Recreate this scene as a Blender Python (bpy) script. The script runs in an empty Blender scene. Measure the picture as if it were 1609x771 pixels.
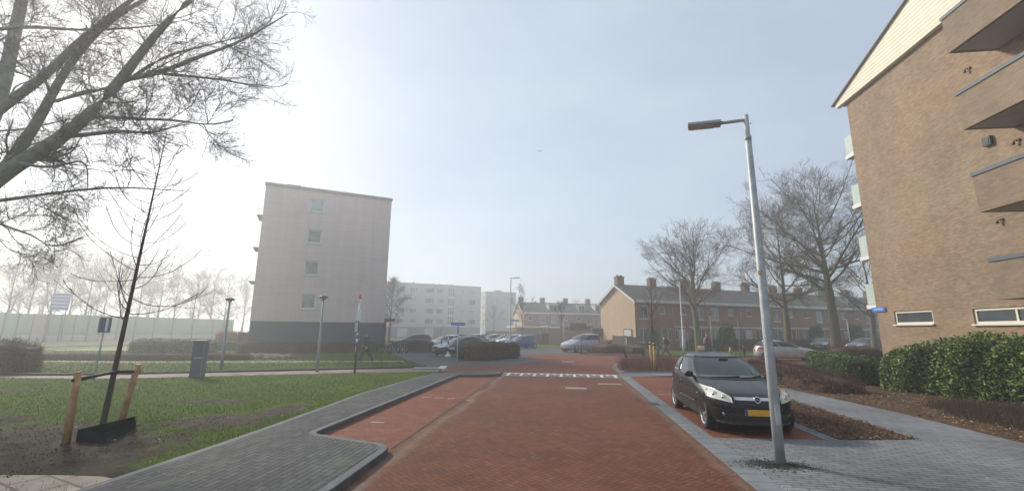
import bpy, bmesh, math, random
import numpy as np
from mathutils import Vector, Matrix
R = math.radians
scene = bpy.context.scene
col = scene.collection
random.seed(7)
RNG = np.random.default_rng(7)

# ---------------------------------------------------------------- camera, sky, sun, exposure
CAM_H, FOC, PW, PH = 2.0, 690.0, 1609.0, 771.0
PITCH, YAW, ROLL = math.atan(132.5 / 690), R(6.9), R(0.5)
fwd = np.array([-math.sin(YAW) * math.cos(PITCH), math.cos(YAW) * math.cos(PITCH), math.sin(PITCH)])
_r0 = np.array([math.cos(YAW), math.sin(YAW), 0.0]); _u0 = np.cross(_r0, fwd)
rgt = _r0 * math.cos(ROLL) + _u0 * math.sin(ROLL)
upv = -_r0 * math.sin(ROLL) + _u0 * math.cos(ROLL)
HF = np.array([-math.sin(YAW), math.cos(YAW), 0.0])
CPOS = np.array([0, 0, CAM_H])
cam_d = bpy.data.cameras.new("camera"); cam = bpy.data.objects.new("camera", cam_d); col.objects.link(cam)
cam_d.sensor_width = 36.0; cam_d.lens = 36.0 * FOC / PW; cam_d.clip_start = 0.05; cam_d.clip_end = 2000
m = Matrix.Identity(4)
for i in range(3):
    m[i][0] = rgt[i]; m[i][1] = upv[i]; m[i][2] = -fwd[i]; m[i][3] = CPOS[i]
cam.matrix_world = m
scene.camera = cam

SUN_AZ, SUN_EL = R(55), R(31)          # azimuth measured from +Y towards -X
sdir = Vector((-math.sin(SUN_AZ) * math.cos(SUN_EL), math.cos(SUN_AZ) * math.cos(SUN_EL), math.sin(SUN_EL)))
SKY_SAT, SKY_STR, VEIL, VEIL_COL, SUN_STR, EXPO = 0.95, 0.12, 0.77, (3.22, 3.66, 4.16), 2.8, 0.66
w = bpy.data.worlds.new("World"); scene.world = w; w.use_nodes = True
wn, wl = w.node_tree.nodes, w.node_tree.links
wn.clear()
sky = wn.new('ShaderNodeTexSky'); sky.sky_type = 'NISHITA'; sky.sun_disc = False
sky.sun_elevation = SUN_EL; sky.sun_rotation = -SUN_AZ; sky.dust_density = 1.0; sky.air_density = 1.0; sky.ozone_density = 1.5
hs = wn.new('ShaderNodeHueSaturation'); hs.inputs['Saturation'].default_value = SKY_SAT
vm = wn.new('ShaderNodeMix'); vm.data_type = 'RGBA'; vm.inputs[0].default_value = VEIL        # thin high mist evens the sky out
tcw = wn.new('ShaderNodeTexCoord'); mpw = wn.new('ShaderNodeMapping'); mpw.inputs['Scale'].default_value = (1.0, 1.0, 2.6); wl.new(tcw.outputs['Generated'], mpw.inputs[0])
nzw = wn.new('ShaderNodeTexNoise'); nzw.inputs['Scale'].default_value = 2.2; nzw.inputs['Detail'].default_value = 5; nzw.inputs['Roughness'].default_value = .5; wl.new(mpw.outputs[0], nzw.inputs['Vector'])
crw = wn.new('ShaderNodeValToRGB'); wl.new(nzw.outputs[0], crw.inputs[0])               # uneven thin high cloud
for e_, p_, k_, b_ in ((crw.color_ramp.elements[0], .32, .90, 1.02), (crw.color_ramp.elements[1], .68, 1.10, 1.06)):
    e_.position = p_; e_.color = (VEIL_COL[0] * k_, VEIL_COL[1] * k_, VEIL_COL[2] * (k_ * .5 + .5) , 1)
wl.new(crw.outputs[0], vm.inputs[7])
bg = wn.new('ShaderNodeBackground'); bg.inputs['Strength'].default_value = SKY_STR
wo = wn.new('ShaderNodeOutputWorld')
wl.new(sky.outputs[0], hs.inputs['Color']); wl.new(hs.outputs[0], vm.inputs[6]); wl.new(vm.outputs[2], bg.inputs['Color']); wl.new(bg.outputs[0], wo.inputs[0])
sl = bpy.data.lights.new("sun", 'SUN'); sl.energy = SUN_STR; sl.angle = R(8.0); sl.color = (1.0, 0.92, 0.79)
sun = bpy.data.objects.new("sun", sl); col.objects.link(sun)
sun.rotation_euler = sdir.to_track_quat('Z', 'Y').to_euler()
scene.view_settings.view_transform = 'Standard'; scene.view_settings.look = 'None'
scene.view_settings.exposure = EXPO; scene.view_settings.gamma = 1.0
scene.render.engine = 'CYCLES'
scene.cycles.volume_bounces = 1
scene.cycles.max_bounces = 8
scene.cycles.transparent_max_bounces = 16
scene.cycles.use_denoising = True
HAZE_DENSITY, HAZE_ANISO = 0.0046, 0.60

# ---------------------------------------------------------------- survey helpers: sight a point of the photo on the ground
def ray(px, py):
    return (px - 804.5) / FOC * rgt - (py - 385.5) / FOC * upv + fwd
def spot(px, py, z=0.0):
    d = ray(px, py); t = (z - CAM_H) / d[2]; p = CPOS + t * d
    return float(p[0]), float(p[1])
def at_depth(px, py, D):
    d = ray(px, py); p = CPOS + d * (D / float(d @ HF))
    return np.array(p)
def flat(px, D):                       # ground point at a depth along the view, column px near the horizon
    p = at_depth(px, 519, D); return float(p[0]), float(p[1])
GRID = R(29)                            # direction of the housing grid
ga = (math.cos(GRID), math.sin(GRID)); gb = (-math.sin(GRID), math.cos(GRID))

# ---------------------------------------------------------------- materials
MATS = {}
def node_mat(name):
    mt = bpy.data.materials.new(name); mt.use_nodes = True
    nt = mt.node_tree; b = nt.nodes['Principled BSDF']
    return mt, nt, b
def mixc(nt, fac, a, b_, blend='MIX'):
    n = nt.nodes.new('ShaderNodeMix'); n.data_type = 'RGBA'; n.blend_type = blend
    for sock, v in ((n.inputs[0], fac), (n.inputs[6], a), (n.inputs[7], b_)):
        if hasattr(v, 'is_output'): nt.links.new(v, sock)
        elif isinstance(v, (tuple, list)): sock.default_value = (v[0], v[1], v[2], 1)
        else: sock.default_value = v
    return n.outputs[2]
def math_n(nt, op, a, b=None, c=None):
    n = nt.nodes.new('ShaderNodeMath'); n.operation = op
    for i, v in enumerate((a, b, c)):
        if v is None: continue
        if hasattr(v, 'is_output'): nt.links.new(v, n.inputs[i])
        else: n.inputs[i].default_value = v
    return n.outputs[0]
def noise(nt, vec, scale, detail=4, rough=0.55, lo=0.3, hi=0.7):
    n = nt.nodes.new('ShaderNodeTexNoise'); n.inputs['Scale'].default_value = scale
    n.inputs['Detail'].default_value = detail; n.inputs['Roughness'].default_value = rough
    if vec is not None: nt.links.new(vec, n.inputs['Vector'])
    mr = nt.nodes.new('ShaderNodeMapRange'); mr.inputs[1].default_value = lo; mr.inputs[2].default_value = hi
    nt.links.new(n.outputs[0], mr.inputs[0])
    return mr.outputs[0]
def coord(nt, kind='Object'):
    if kind == 'World': return nt.nodes.new('ShaderNodeNewGeometry').outputs['Position']
    return nt.nodes.new('ShaderNodeTexCoord').outputs[kind]
def bump(nt, b, h, strength, dist=0.01):
    n = nt.nodes.new('ShaderNodeBump'); n.inputs['Strength'].default_value = strength; n.inputs['Distance'].default_value = dist
    nt.links.new(h, n.inputs['Height']); nt.links.new(n.outputs[0], b.inputs['Normal'])
def scl(c, k): return tuple(min(1, x * k) for x in c)
def plain(name, c, rough=0.7, var=0.2, scale=3.0, metal=0.0, bmp=0.0, bscale=60, spec=0.5, coat=0.0, space='Object'):
    if name in MATS: return MATS[name]
    mt, nt, b = node_mat(name)
    v = coord(nt, space)
    f = noise(nt, v, scale, 5)
    nt.links.new(mixc(nt, f, scl(c, 1 - var), scl(c, 1 + var)), b.inputs['Base Color'])
    b.inputs['Roughness'].default_value = rough; b.inputs['Metallic'].default_value = metal
    b.inputs['Specular IOR Level'].default_value = spec; b.inputs['Coat Weight'].default_value = coat
    if bmp: bump(nt, b, noise(nt, v, bscale, 3), bmp)
    MATS[name] = mt; return mt
def leafy(name, cols, rough=0.5, trans=0.0, spec=0.3):
    mt, nt, b = node_mat(name)
    g = nt.nodes.new('ShaderNodeNewGeometry').outputs['Random Per Island']
    cr = nt.nodes.new('ShaderNodeValToRGB'); nt.links.new(g, cr.inputs[0])
    els = cr.color_ramp.elements
    while len(els) < len(cols): els.new(0.5)
    for i, c in enumerate(cols):
        els[i].position = i / max(1, len(cols) - 1); els[i].color = (*c, 1)
    nt.links.new(cr.outputs[0], b.inputs['Base Color'])
    b.inputs['Roughness'].default_value = rough; b.inputs['Specular IOR Level'].default_value = spec
    MATS[name] = mt; return mt
def brickwall(name, c1, c2, mortar, bw=0.22, bh=0.065, ms=0.010, stain=0.25, bmp=0.4, space='Object', bands=False):
    mt, nt, b = node_mat(name)
    v = coord(nt, space)
    sp = nt.nodes.new('ShaderNodeSeparateXYZ'); nt.links.new(v, sp.inputs[0])
    cb = nt.nodes.new('ShaderNodeCombineXYZ')
    nt.links.new(math_n(nt, 'ADD', sp.outputs[0], sp.outputs[1]), cb.inputs[0]); nt.links.new(sp.outputs[2], cb.inputs[1])
    t = nt.nodes.new('ShaderNodeTexBrick'); nt.links.new(cb.outputs[0], t.inputs['Vector'])
    t.inputs['Scale'].default_value = 1; t.inputs['Brick Width'].default_value = bw; t.inputs['Row Height'].default_value = bh
    t.inputs['Mortar Size'].default_value = ms; t.inputs['Mortar Smooth'].default_value = 0.2
    t.inputs['Color1'].default_value = (*c1, 1); t.inputs['Color2'].default_value = (*c2, 1); t.inputs['Mortar'].default_value = (*mortar, 1)
    big = noise(nt, v, 0.35, 5, lo=0.25, hi=0.75); mid = noise(nt, v, 2.2, 5, lo=0.25, hi=0.75)
    c = mixc(nt, 1.0, t.outputs[0], mixc(nt, big, (1 - stain,) * 3, (1 + stain * .4,) * 3), 'MULTIPLY')
    c = mixc(nt, 1.0, c, mixc(nt, mid, (1 - stain * .6, 1 - stain * .65, 1 - stain * .7), (1.08, 1.06, 1.02)), 'MULTIPLY')
    if bands:       # whole courses and patches laid from differently fired bricks
        mpb = nt.nodes.new('ShaderNodeMapping'); mpb.inputs['Scale'].default_value = (.55, .55, 5.0); nt.links.new(v, mpb.inputs[0])
        c = mixc(nt, 1.0, c, mixc(nt, noise(nt, mpb.outputs[0], 1.6, 6, .7, lo=.3, hi=.7), (.84, .85, .87), (1.12, 1.08, 1.02)), 'MULTIPLY')
        c = mixc(nt, 1.0, c, mixc(nt, noise(nt, v, .22, 3, .5, lo=.35, hi=.65), (.95, .99, 1.0), (1.06, 1.0, .97)), 'MULTIPLY')
        mpb2 = nt.nodes.new('ShaderNodeMapping'); mpb2.inputs['Scale'].default_value = (4.5, 4.5, 15.4); nt.links.new(v, mpb2.inputs[0])
        c = mixc(nt, 1.0, c, mixc(nt, noise(nt, mpb2.outputs[0], 1.0, 2, .5, lo=.3, hi=.7), (.80, .79, .78), (1.15, 1.14, 1.12)), 'MULTIPLY')
    nt.links.new(c, b.inputs['Base Color']); b.inputs['Roughness'].default_value = 0.85
    bump(nt, b, math_n(nt, 'SUBTRACT', 1.0, t.outputs['Fac']), bmp, 0.006)
    MATS[name] = mt; return mt
def pavers(name, c1, c2, mortar, bw, bh, ms, ang=0.0, stain=0.3, offset=0.5, moss=None):
    mt, nt, b = node_mat(name)
    v = coord(nt, 'World')
    mp = nt.nodes.new('ShaderNodeMapping'); mp.inputs['Rotation'].default_value = (0, 0, ang); nt.links.new(v, mp.inputs[0])
    t = nt.nodes.new('ShaderNodeTexBrick'); nt.links.new(mp.outputs[0], t.inputs['Vector'])
    t.offset = offset
    t.inputs['Scale'].default_value = 1; t.inputs['Brick Width'].default_value = bw; t.inputs['Row Height'].default_value = bh
    t.inputs['Mortar Size'].default_value = ms; t.inputs['Mortar Smooth'].default_value = 0.3
    t.inputs['Color1'].default_value = (*c1, 1); t.inputs['Color2'].default_value = (*c2, 1); t.inputs['Mortar'].default_value = (*mortar, 1)
    big = noise(nt, v, 0.5, 6, lo=0.3, hi=0.7); mid = noise(nt, v, 5.0, 6, lo=0.3, hi=0.7)
    c = mixc(nt, 1.0, t.outputs[0], mixc(nt, big, (1 - stain,) * 3, (1 + stain * .5,) * 3), 'MULTIPLY')
    c = mixc(nt, 1.0, c, mixc(nt, mid, (.82,) * 3, (1.12,) * 3), 'MULTIPLY')
    if moss: c = mixc(nt, noise(nt, v, 1.3, 6, lo=0.58, hi=0.8), c, moss)
    nt.links.new(c, b.inputs['Base Color']); b.inputs['Roughness'].default_value = 0.8
    bump(nt, b, math_n(nt, 'SUBTRACT', 1.0, t.outputs['Fac']), 0.5, 0.006)
    b.inputs['Specular IOR Level'].default_value = .12
    MATS[name] = mt; return mt
def herringbone(name, cols, mortar, unit=0.1, ang=R(45), stain=0.25, tint=None):
    mt, nt, b = node_mat(name)
    v = coord(nt, 'World')
    mp = nt.nodes.new('ShaderNodeMapping'); mp.inputs['Rotation'].default_value = (0, 0, ang)
    mp.inputs['Scale'].default_value = (1 / unit,) * 3; nt.links.new(v, mp.inputs[0])
    sp = nt.nodes.new('ShaderNodeSeparateXYZ'); nt.links.new(mp.outputs[0], sp.inputs[0])
    A = lambda op, a, c=None: math_n(nt, op, a, c)
    i, j = A('FLOOR', sp.outputs[0]), A('FLOOR', sp.outputs[1])
    fx, fy = A('FRACT', sp.outputs[0]), A('FRACT', sp.outputs[1])
    k = A('FLOORED_MODULO', A('SUBTRACT', i, j), 4.0)
    is_ = [A('COMPARE', k, float(q)) for q in range(4)]
    for s in is_: s.node.inputs[2].default_value = 0.2
    gx, gy = A('SUBTRACT', 1.0, fx), A('SUBTRACT', 1.0, fy)
    big = lambda s: A('MULTIPLY', s, 9.0)
    # distance to the brick's own edges; the edge inside a brick is ignored
    d = A('MINIMUM', A('MINIMUM', A('ADD', fx, big(is_[1])), A('ADD', gx, big(is_[0]))),
          A('MINIMUM', A('ADD', fy, big(is_[2])), A('ADD', gy, big(is_[3]))))
    mr = nt.nodes.new('ShaderNodeMapRange'); mr.inputs[1].default_value = 0.03; mr.inputs[2].default_value = 0.085
    nt.links.new(d, mr.inputs[0])
    cb = nt.nodes.new('ShaderNodeCombineXYZ')
    nt.links.new(A('SUBTRACT', i, is_[1]), cb.inputs[0]); nt.links.new(A('SUBTRACT', j, is_[2]), cb.inputs[1])
    wnz = nt.nodes.new('ShaderNodeTexWhiteNoise'); wnz.noise_dimensions = '2D'; nt.links.new(cb.outputs[0], wnz.inputs[0])
    cr = nt.nodes.new('ShaderNodeValToRGB'); nt.links.new(wnz.outputs[0], cr.inputs[0])
    els = cr.color_ramp.elements
    while len(els) < len(cols): els.new(0.5)
    for q, c in enumerate(cols): els[q].position = q / (len(cols) - 1); els[q].color = (*c, 1)
    lo, mid = noise(nt, v, 0.28, 6, lo=0.3, hi=0.7), noise(nt, v, 2.5, 6, lo=0.3, hi=0.7)
    c = mixc(nt, mr.outputs[0], mortar, cr.outputs[0])
    c = mixc(nt, 1.0, c, mixc(nt, lo, (1 - stain, 1 - stain, 1 - stain * .9), (1.12, 1.1, 1.08)), 'MULTIPLY')
    c = mixc(nt, 1.0, c, mixc(nt, mid, (.86,) * 3, (1.1,) * 3), 'MULTIPLY')
    c = mixc(nt, math_n(nt, 'MULTIPLY', noise(nt, v, .9, 7, .6, lo=.56, hi=.74), .45), c, (.055, .040, .034))   # old stains
    c = mixc(nt, math_n(nt, 'MULTIPLY', noise(nt, v, 3.3, 3, .5, lo=.68, hi=.76), .5), c, (.24, .19, .16))
    if tint:                                           # dusty wheel tracks along the road
        sx = nt.nodes.new('ShaderNodeSeparateXYZ'); nt.links.new(v, sx.inputs[0])
        for x0, wd, am in tint:
            t = A('SUBTRACT', 1.0, A('MINIMUM', A('DIVIDE', A('ABSOLUTE', A('SUBTRACT', A('ADD', sx.outputs[0], A('MULTIPLY', lo, 0.35)), x0 + .17)), wd), 1.0))
            t = A('MULTIPLY', A('MULTIPLY', t, A('ADD', A('MULTIPLY', mid, .6), .4)), am)
            c = mixc(nt, t, c, (.21, .175, .14))
    nt.links.new(c, b.inputs['Base Color']); b.inputs['Roughness'].default_value = 0.75
    bump(nt, b, mr.outputs[0], 0.5, 0.006)
    b.inputs['Specular IOR Level'].default_value = .12
    MATS[name] = mt; return mt
def glassy(name, c=(.02, .025, .03), rough=0.06, spec=0.6):
    if name in MATS: return MATS[name]
    mt, nt, b = node_mat(name)
    v = coord(nt); f = noise(nt, v, 1.1, 2)
    nt.links.new(mixc(nt, f, scl(c, .7), scl(c, 1.4)), b.inputs['Base Color'])
    b.inputs['Roughness'].default_value = rough; b.inputs['Specular IOR Level'].default_value = spec
    MATS[name] = mt; return mt
def clear_glass(name, tint=(.55, .62, .62), refl=0.10):
    mt, nt, b = node_mat(name)
    tr = nt.nodes.new('ShaderNodeBsdfTransparent'); tr.inputs[0].default_value = (*tint, 1)
    gl = nt.nodes.new('ShaderNodeBsdfGlossy'); gl.inputs['Roughness'].default_value = 0.03; gl.inputs[0].default_value = (.9, .95, 1, 1)
    fr = nt.nodes.new('ShaderNodeFresnel'); fr.inputs[0].default_value = 1.5
    mx = nt.nodes.new('ShaderNodeMixShader')
    nt.links.new(math_n(nt, 'ADD', math_n(nt, 'MULTIPLY', fr.outputs[0], 0.9), refl), mx.inputs[0])
    nt.links.new(tr.outputs[0], mx.inputs[1]); nt.links.new(gl.outputs[0], mx.inputs[2])
    nt.links.new(mx.outputs[0], nt.nodes['Material Output'].inputs[0])
    MATS[name] = mt; return mt
def paint(name, c, metal=0.0, rough=0.35):
    if name in MATS: return MATS[name]
    mt, nt, b = node_mat(name)
    v = coord(nt); f = noise(nt, v, 1.6, 6)
    nt.links.new(mixc(nt, f, scl(c, .85), scl(c, 1.12)), b.inputs['Base Color'])
    nt.links.new(math_n(nt, 'ADD', math_n(nt, 'MULTIPLY', noise(nt, v, 3.0, 6), 0.15), rough), b.inputs['Roughness'])
    b.inputs['Metallic'].default_value = metal; b.inputs['Coat Weight'].default_value = 0.5; b.inputs['Coat Roughness'].default_value = 0.06
    MATS[name] = mt; return mt

# ---------------------------------------------------------------- mesh builder
class MB:
    def __init__(s): s.v = []; s.f = []; s.mi = []; s.cur = 0; s.smooth = []; s.sm = False
    def add(s, vs, fs, M=None):
        o = len(s.v)
        for p in vs:
            p = Vector(p)
            if M is not None: p = M @ p
            s.v.append((p.x, p.y, p.z))
        for f in fs: s.f.append([o + i for i in f]); s.mi.append(s.cur); s.smooth.append(s.sm)
        return s
    def box(s, c, d, rz=0.0, M=None, rx=0.0, ry=0.0):
        x, y, z = d[0] / 2, d[1] / 2, d[2] / 2
        vs = [(-x, -y, -z), (x, -y, -z), (x, y, -z), (-x, y, -z), (-x, -y, z), (x, -y, z), (x, y, z), (-x, y, z)]
        fs = [(3, 2, 1, 0), (4, 5, 6, 7), (0, 1, 5, 4), (1, 2, 6, 5), (2, 3, 7, 6), (3, 0, 4, 7)]
        T = Matrix.Translation(c) @ Matrix.Rotation(rz, 4, 'Z') @ Matrix.Rotation(ry, 4, 'Y') @ Matrix.Rotation(rx, 4, 'X')
        if M is not None: T = M @ T
        return s.add(vs, fs, T)
    def prism(s, poly, z0, z1, M=None):
        n = len(poly)
        a = sum(poly[i][0] * poly[(i + 1) % n][1] - poly[(i + 1) % n][0] * poly[i][1] for i in range(n))
        if a < 0: poly = poly[::-1]
        vs = [(p[0], p[1], z0) for p in poly] + [(p[0], p[1], z1) for p in poly]
        fs = [tuple(range(n, 2 * n)), tuple(range(n - 1, -1, -1))] + [(i, (i + 1) % n, n + (i + 1) % n, n + i) for i in range(n)]
        return s.add(vs, fs, M)
    def tube(s, pts, rad, n=8, caps=True, M=None):
        pts = [Vector(p) for p in pts]
        if not hasattr(rad, '__len__'): rad = [rad] * len(pts)
        vs = []; fs = []
        ref = None
        for i, p in enumerate(pts):
            t = (pts[min(i + 1, len(pts) - 1)] - pts[max(i - 1, 0)]).normalized()
            if ref is None:
                ref = t.orthogonal().normalized()
            ref = (ref - t * ref.dot(t)).normalized(); bn = t.cross(ref)
            for k in range(n):
                a = 2 * math.pi * k / n
                vs.append(p + (ref * math.cos(a) + bn * math.sin(a)) * rad[i])
        for i in range(len(pts) - 1):
            for k in range(n):
                fs.append((i * n + k, i * n + (k + 1) % n, (i + 1) * n + (k + 1) % n, (i + 1) * n + k))
        if caps: fs.append(tuple(range(n - 1, -1, -1))); fs.append(tuple((len(pts) - 1) * n + k for k in range(n)))
        old = s.sm; s.sm = n > 5
        s.add(vs, fs, M); s.sm = old
        return s
    def lathe(s, prof, n=20, M=None):          # profile of (r, z) about z
        vs = []; fs = []
        for r, z in prof:
            for k in range(n):
                a = 2 * math.pi * k / n; vs.append((r * math.cos(a), r * math.sin(a), z))
        for i in range(len(prof) - 1):
            for k in range(n): fs.append((i * n + k, i * n + (k + 1) % n, (i + 1) * n + (k + 1) % n, (i + 1) * n + k))
        fs.append(tuple(range(n - 1, -1, -1))); fs.append(tuple((len(prof) - 1) * n + k for k in range(n)))
        old = s.sm; s.sm = True
        s.add(vs, fs, M); s.sm = old
        return s
    def ball(s, c, r, n=10, M=None):
        if not hasattr(r, '__len__'): r = (r, r, r)
        pr = [(math.sin(math.pi * (i + .02) / (n + .04)), -math.cos(math.pi * (i + .02) / (n + .04))) for i in range(n + 1)]
        T = Matrix.Translation(c) @ Matrix.Diagonal((r[0], r[1], r[2], 1))
        if M is not None: T = M @ T
        return s.lathe(pr, max(8, n + 2), T)
    def torus(s, c, R0, r, n=24, k=8, M=None):  # axis y
        pts = []; vs = []; fs = []
        for i in range(n):
            a = 2 * math.pi * i / n
            for j in range(k):
                b = 2 * math.pi * j / k
                q = R0 + r * math.cos(b)
                vs.append((c[0] + q * math.cos(a), c[1] + r * math.sin(b), c[2] + q * math.sin(a)))
        for i in range(n):
            for j in range(k):
                fs.append((i * k + j, i * k + (j + 1) % k, ((i + 1) % n) * k + (j + 1) % k, ((i + 1) % n) * k + j))
        old = s.sm; s.sm = True
        s.add(vs, fs, M); s.sm = old
        return s
    def build(s, name, mats, parent=None, bevel=0.0):
        me = bpy.data.meshes.new(name); me.from_pydata(s.v, [], s.f)
        for mm in (mats if isinstance(mats, (list, tuple)) else [mats]): me.materials.append(mm)
        me.polygons.foreach_set('material_index', s.mi); me.polygons.foreach_set('use_smooth', s.smooth)
        me.update()
        return link(name, me, parent, bevel)
def link(name, me, parent=None, bevel=0.0):
    o = bpy.data.objects.new(name, me); col.objects.link(o)
    if parent is not None: o.parent = parent
    if bevel:
        b = o.modifiers.new('bevel', 'BEVEL'); b.width = bevel; b.segments = 2; b.limit_method = 'ANGLE'
    return o
def arrays_mesh(name, V, F, mat, smooth=False):
    me = bpy.data.meshes.new(name)
    V = np.asarray(V, np.float32); F = np.asarray(F, np.int32); k = F.shape[1]
    me.vertices.add(len(V)); me.vertices.foreach_set('co', V.ravel())
    me.loops.add(F.size); me.loops.foreach_set('vertex_index', F.ravel())
    me.polygons.add(len(F)); me.polygons.foreach_set('loop_start', np.arange(0, F.size, k, dtype=np.int32))
    if smooth: me.polygons.foreach_set('use_smooth', np.ones(len(F), bool))
    me.materials.append(mat); me.update(calc_edges=True); me.validate()
    return me
def tag(o, label, cat, group=None):
    o['label'] = label; o['category'] = cat
    if group: o['group'] = group
    return o
def thing(name, label, cat, loc=(0, 0, 0), rz=0.0, group=None):
    o = bpy.data.objects.new(name, None); col.objects.link(o); o.empty_display_size = 0.2
    o.location = loc if len(loc) == 3 else (*loc, 0); o.rotation_euler = (0, 0, rz)
    return tag(o, label, cat, group)
def kids(o): return [c for c in list(bpy.data.objects) if c.parent == o]
def dup(root, loc, rz, label, scale=None):
    r = root.copy(); col.objects.link(r); r.location = loc if len(loc) == 3 else (*loc, 0); r.rotation_euler = (0, 0, rz)
    r['label'] = label
    if scale: r.scale = (scale,) * 3 if not hasattr(scale, '__len__') else scale
    for ch in kids(root):
        c = ch.copy(); col.objects.link(c); c.parent = r
        for g in kids(ch):
            d = g.copy(); col.objects.link(d); d.parent = c
    return r
def setting(name, poly, z, mat, depth=0.12):
    mb = MB(); mb.prism(poly, z - depth, z)
    o = mb.build(name, mat); o['kind'] = 'structure'; return o
def px_poly(pts, z=0.0): return [spot(x, y, z) for x, y in pts]

# ---------------------------------------------------------------- shared materials
RED = [(.150, .060, .036), (.175, .070, .042), (.136, .056, .036), (.190, .084, .052)]
REDBAY = [(.195, .066, .042), (.215, .076, .048), (.18, .062, .042), (.23, .09, .058)]
M_road = herringbone('red clinker herringbone', RED, (.060, .030, .021), unit=.085, tint=[(-2.74, .16, .7), (2.28, .16, .45)])
M_bay = herringbone('orange red clinker bay', REDBAY, (.10, .055, .038))
M_pave = pavers('dark grey running pavers', (.068, .071, .076), (.104, .107, .112), (.032, .032, .032), .30, .10, .010, R(90), moss=(.11, .12, .09))
M_pave2 = pavers('blue grey running pavers', (.175, .182, .195), (.225, .232, .245), (.085, .085, .09), .30, .10, .010, R(2))
M_path = pavers('grey path tiles', (.185, .195, .21), (.215, .225, .24), (.12, .125, .13), .30, .30, .008, 0)
M_sand = pavers('sandy concrete pavers', (.36, .30, .24), (.42, .36, .29), (.2, .16, .12), .6, .4, .02, R(20))
M_asph = pavers('grey car park clinker', (.105, .105, .104), (.13, .13, .128), (.09, .09, .09), .21, .105, .008, R(29))
M_cycle = pavers('pinkish path clinker', (.235, .195, .18), (.275, .23, .21), (.15, .13, .12), .21, .105, .008, R(10))
M_kerb = plain('dark concrete kerb', (.085, .09, .10), .8, .25, 5, bmp=.2, space='World')
M_gut = pavers('pale concrete gutter band', (.175, .19, .205), (.205, .22, .235), (.12, .12, .12), .35, 1.0, .012, R(90))
M_worn = plain('faint worn paint', (.30, .215, .18), .8, .3, 9, space='World')
M_white = plain('worn white road paint', (.60, .59, .55), .7, .18, 6, space='World')
M_hump = plain('grey hump asphalt', (.12, .125, .12), .85, .2, 8, space='World')
M_pale_slab = plain('pale worn slab', (.235, .205, .19), .8, .2, 8, space='World')
def soil(name, cols, scale=1.2, fine=14):
    mt, nt, b = node_mat(name); v = coord(nt, 'World')
    c = mixc(nt, noise(nt, v, scale, 8, .65), cols[0], cols[1])
    c = mixc(nt, noise(nt, v, fine, 6, .7, lo=.45, hi=.7), c, cols[2])
    nt.links.new(c, b.inputs['Base Color']); b.inputs['Roughness'].default_value = .95; b.inputs['Specular IOR Level'].default_value = .15
    bump(nt, b, noise(nt, v, fine * 2, 6), .6, .03)
    MATS[name] = mt; return mt
M_lawn = soil('lawn turf', [(.058, .10, .010), (.09, .145, .018), (.09, .09, .03)], .6)
M_dirt = soil('bare trampled soil', [(.095, .08, .062), (.15, .125, .095), (.07, .075, .035)], 1.6, 10)
M_mulch = soil('leaf mulch soil', [(.085, .052, .036), (.14, .090, .060), (.05, .037, .028)], 2.5, 22)
M_ground = soil('rough grass ground', [(.06, .072, .028), (.085, .088, .04), (.09, .075, .045)], .15, 3)
M_bank = soil('pale green bank', [(.10, .11, .05), (.13, .135, .065), (.13, .11, .07)], .3, 4)
M_steel = plain('galvanised steel', (.40, .42, .43), .5, .2, 7, metal=.15)
M_pole_grey = plain('grey painted pole', (.20, .23, .26), .5, .12, 5)
M_black = plain('black plastic', (.018, .018, .019), .5, .2, 8)
M_dkgrey = plain('dark grey metal', (.06, .065, .07), .5, .2, 6)
M_rubber = plain('tyre rubber', (.02, .02, .021), .85, .25, 12)
M_alloy = plain('silver alloy', (.55, .55, .56), .3, .08, 6, metal=.8)
M_wfr = plain('white window frame', (.66, .67, .66), .5, .06, 3)
M_cream = plain('cream boards', (.70, .64, .50), .6, .08, 3)
M_glass = glassy('dark window glass', (.045, .055, .06))
M_glassblue = glassy('pale blind window', (.30, .36, .38), .12)
M_glasscur = glassy('window with grey curtain', (.20, .22, .22), .12)
M_carglass = glassy('tinted car glass', (.018, .028, .032), .03, .6)
M_lamp_glass = plain('headlamp lens', (.60, .58, .50), .12, .1, 20, spec=.9, coat=1)
M_redlens = plain('red lamp lens', (.40, .03, .02), .15, .1, 20, coat=1)
M_orange = plain('orange lens', (.6, .22, .02), .2, .1, 20)
M_plate = plain('yellow plate', (.70, .36, .03), .5, .1, 20)
M_blueband = plain('blue plate band', (.03, .05, .32), .5, .1, 20)
M_wood = plain('peeled stake timber', (.42, .25, .12), .75, .35, 9, bmp=.3, bscale=30)
M_stakeY = plain('yellow new timber', (.58, .36, .13), .75, .2, 9)
M_fence_wood = plain('weathered fence boards', (.26, .18, .12), .85, .25, 3)
M_fence_grey = plain('grey fence boards', (.14, .125, .115), .85, .25, 3)
M_sign_blue = plain('street sign blue', (.04, .17, .58), .4, .1, 9)
M_sign_white = plain('sign white', (.75, .76, .76), .45, .05, 9)
M_red = plain('sign red', (.45, .05, .05), .5, .1, 9)
M_brick_row = brickwall('brown red terrace brick', (.33, .14, .098), (.41, .19, .132), (.28, .20, .16), stain=.2)
M_brick_gable = brickwall('sunlit gable brick', (.58, .40, .24), (.64, .45, .28), (.54, .42, .30), stain=.15)  # sunlight painted in: brighter, warmer brick than the rest of the terrace
M_brick_big = brickwall('yellow brown flat brick', (.25, .178, .120), (.365, .265, .184), (.27, .212, .16), stain=.26, bmp=.0, bands=True)
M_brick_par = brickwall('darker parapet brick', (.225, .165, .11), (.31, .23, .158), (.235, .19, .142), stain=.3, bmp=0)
M_tiles = brickwall('dark grey roof tiles', (.135, .118, .10), (.175, .155, .13), (.08, .07, .06), .25, .16, .012, stain=.3, bmp=.6)
M_render = plain('pale mauve render', (.62, .53, .515), .9, .06, .5, bmp=.1, bscale=40)
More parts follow.
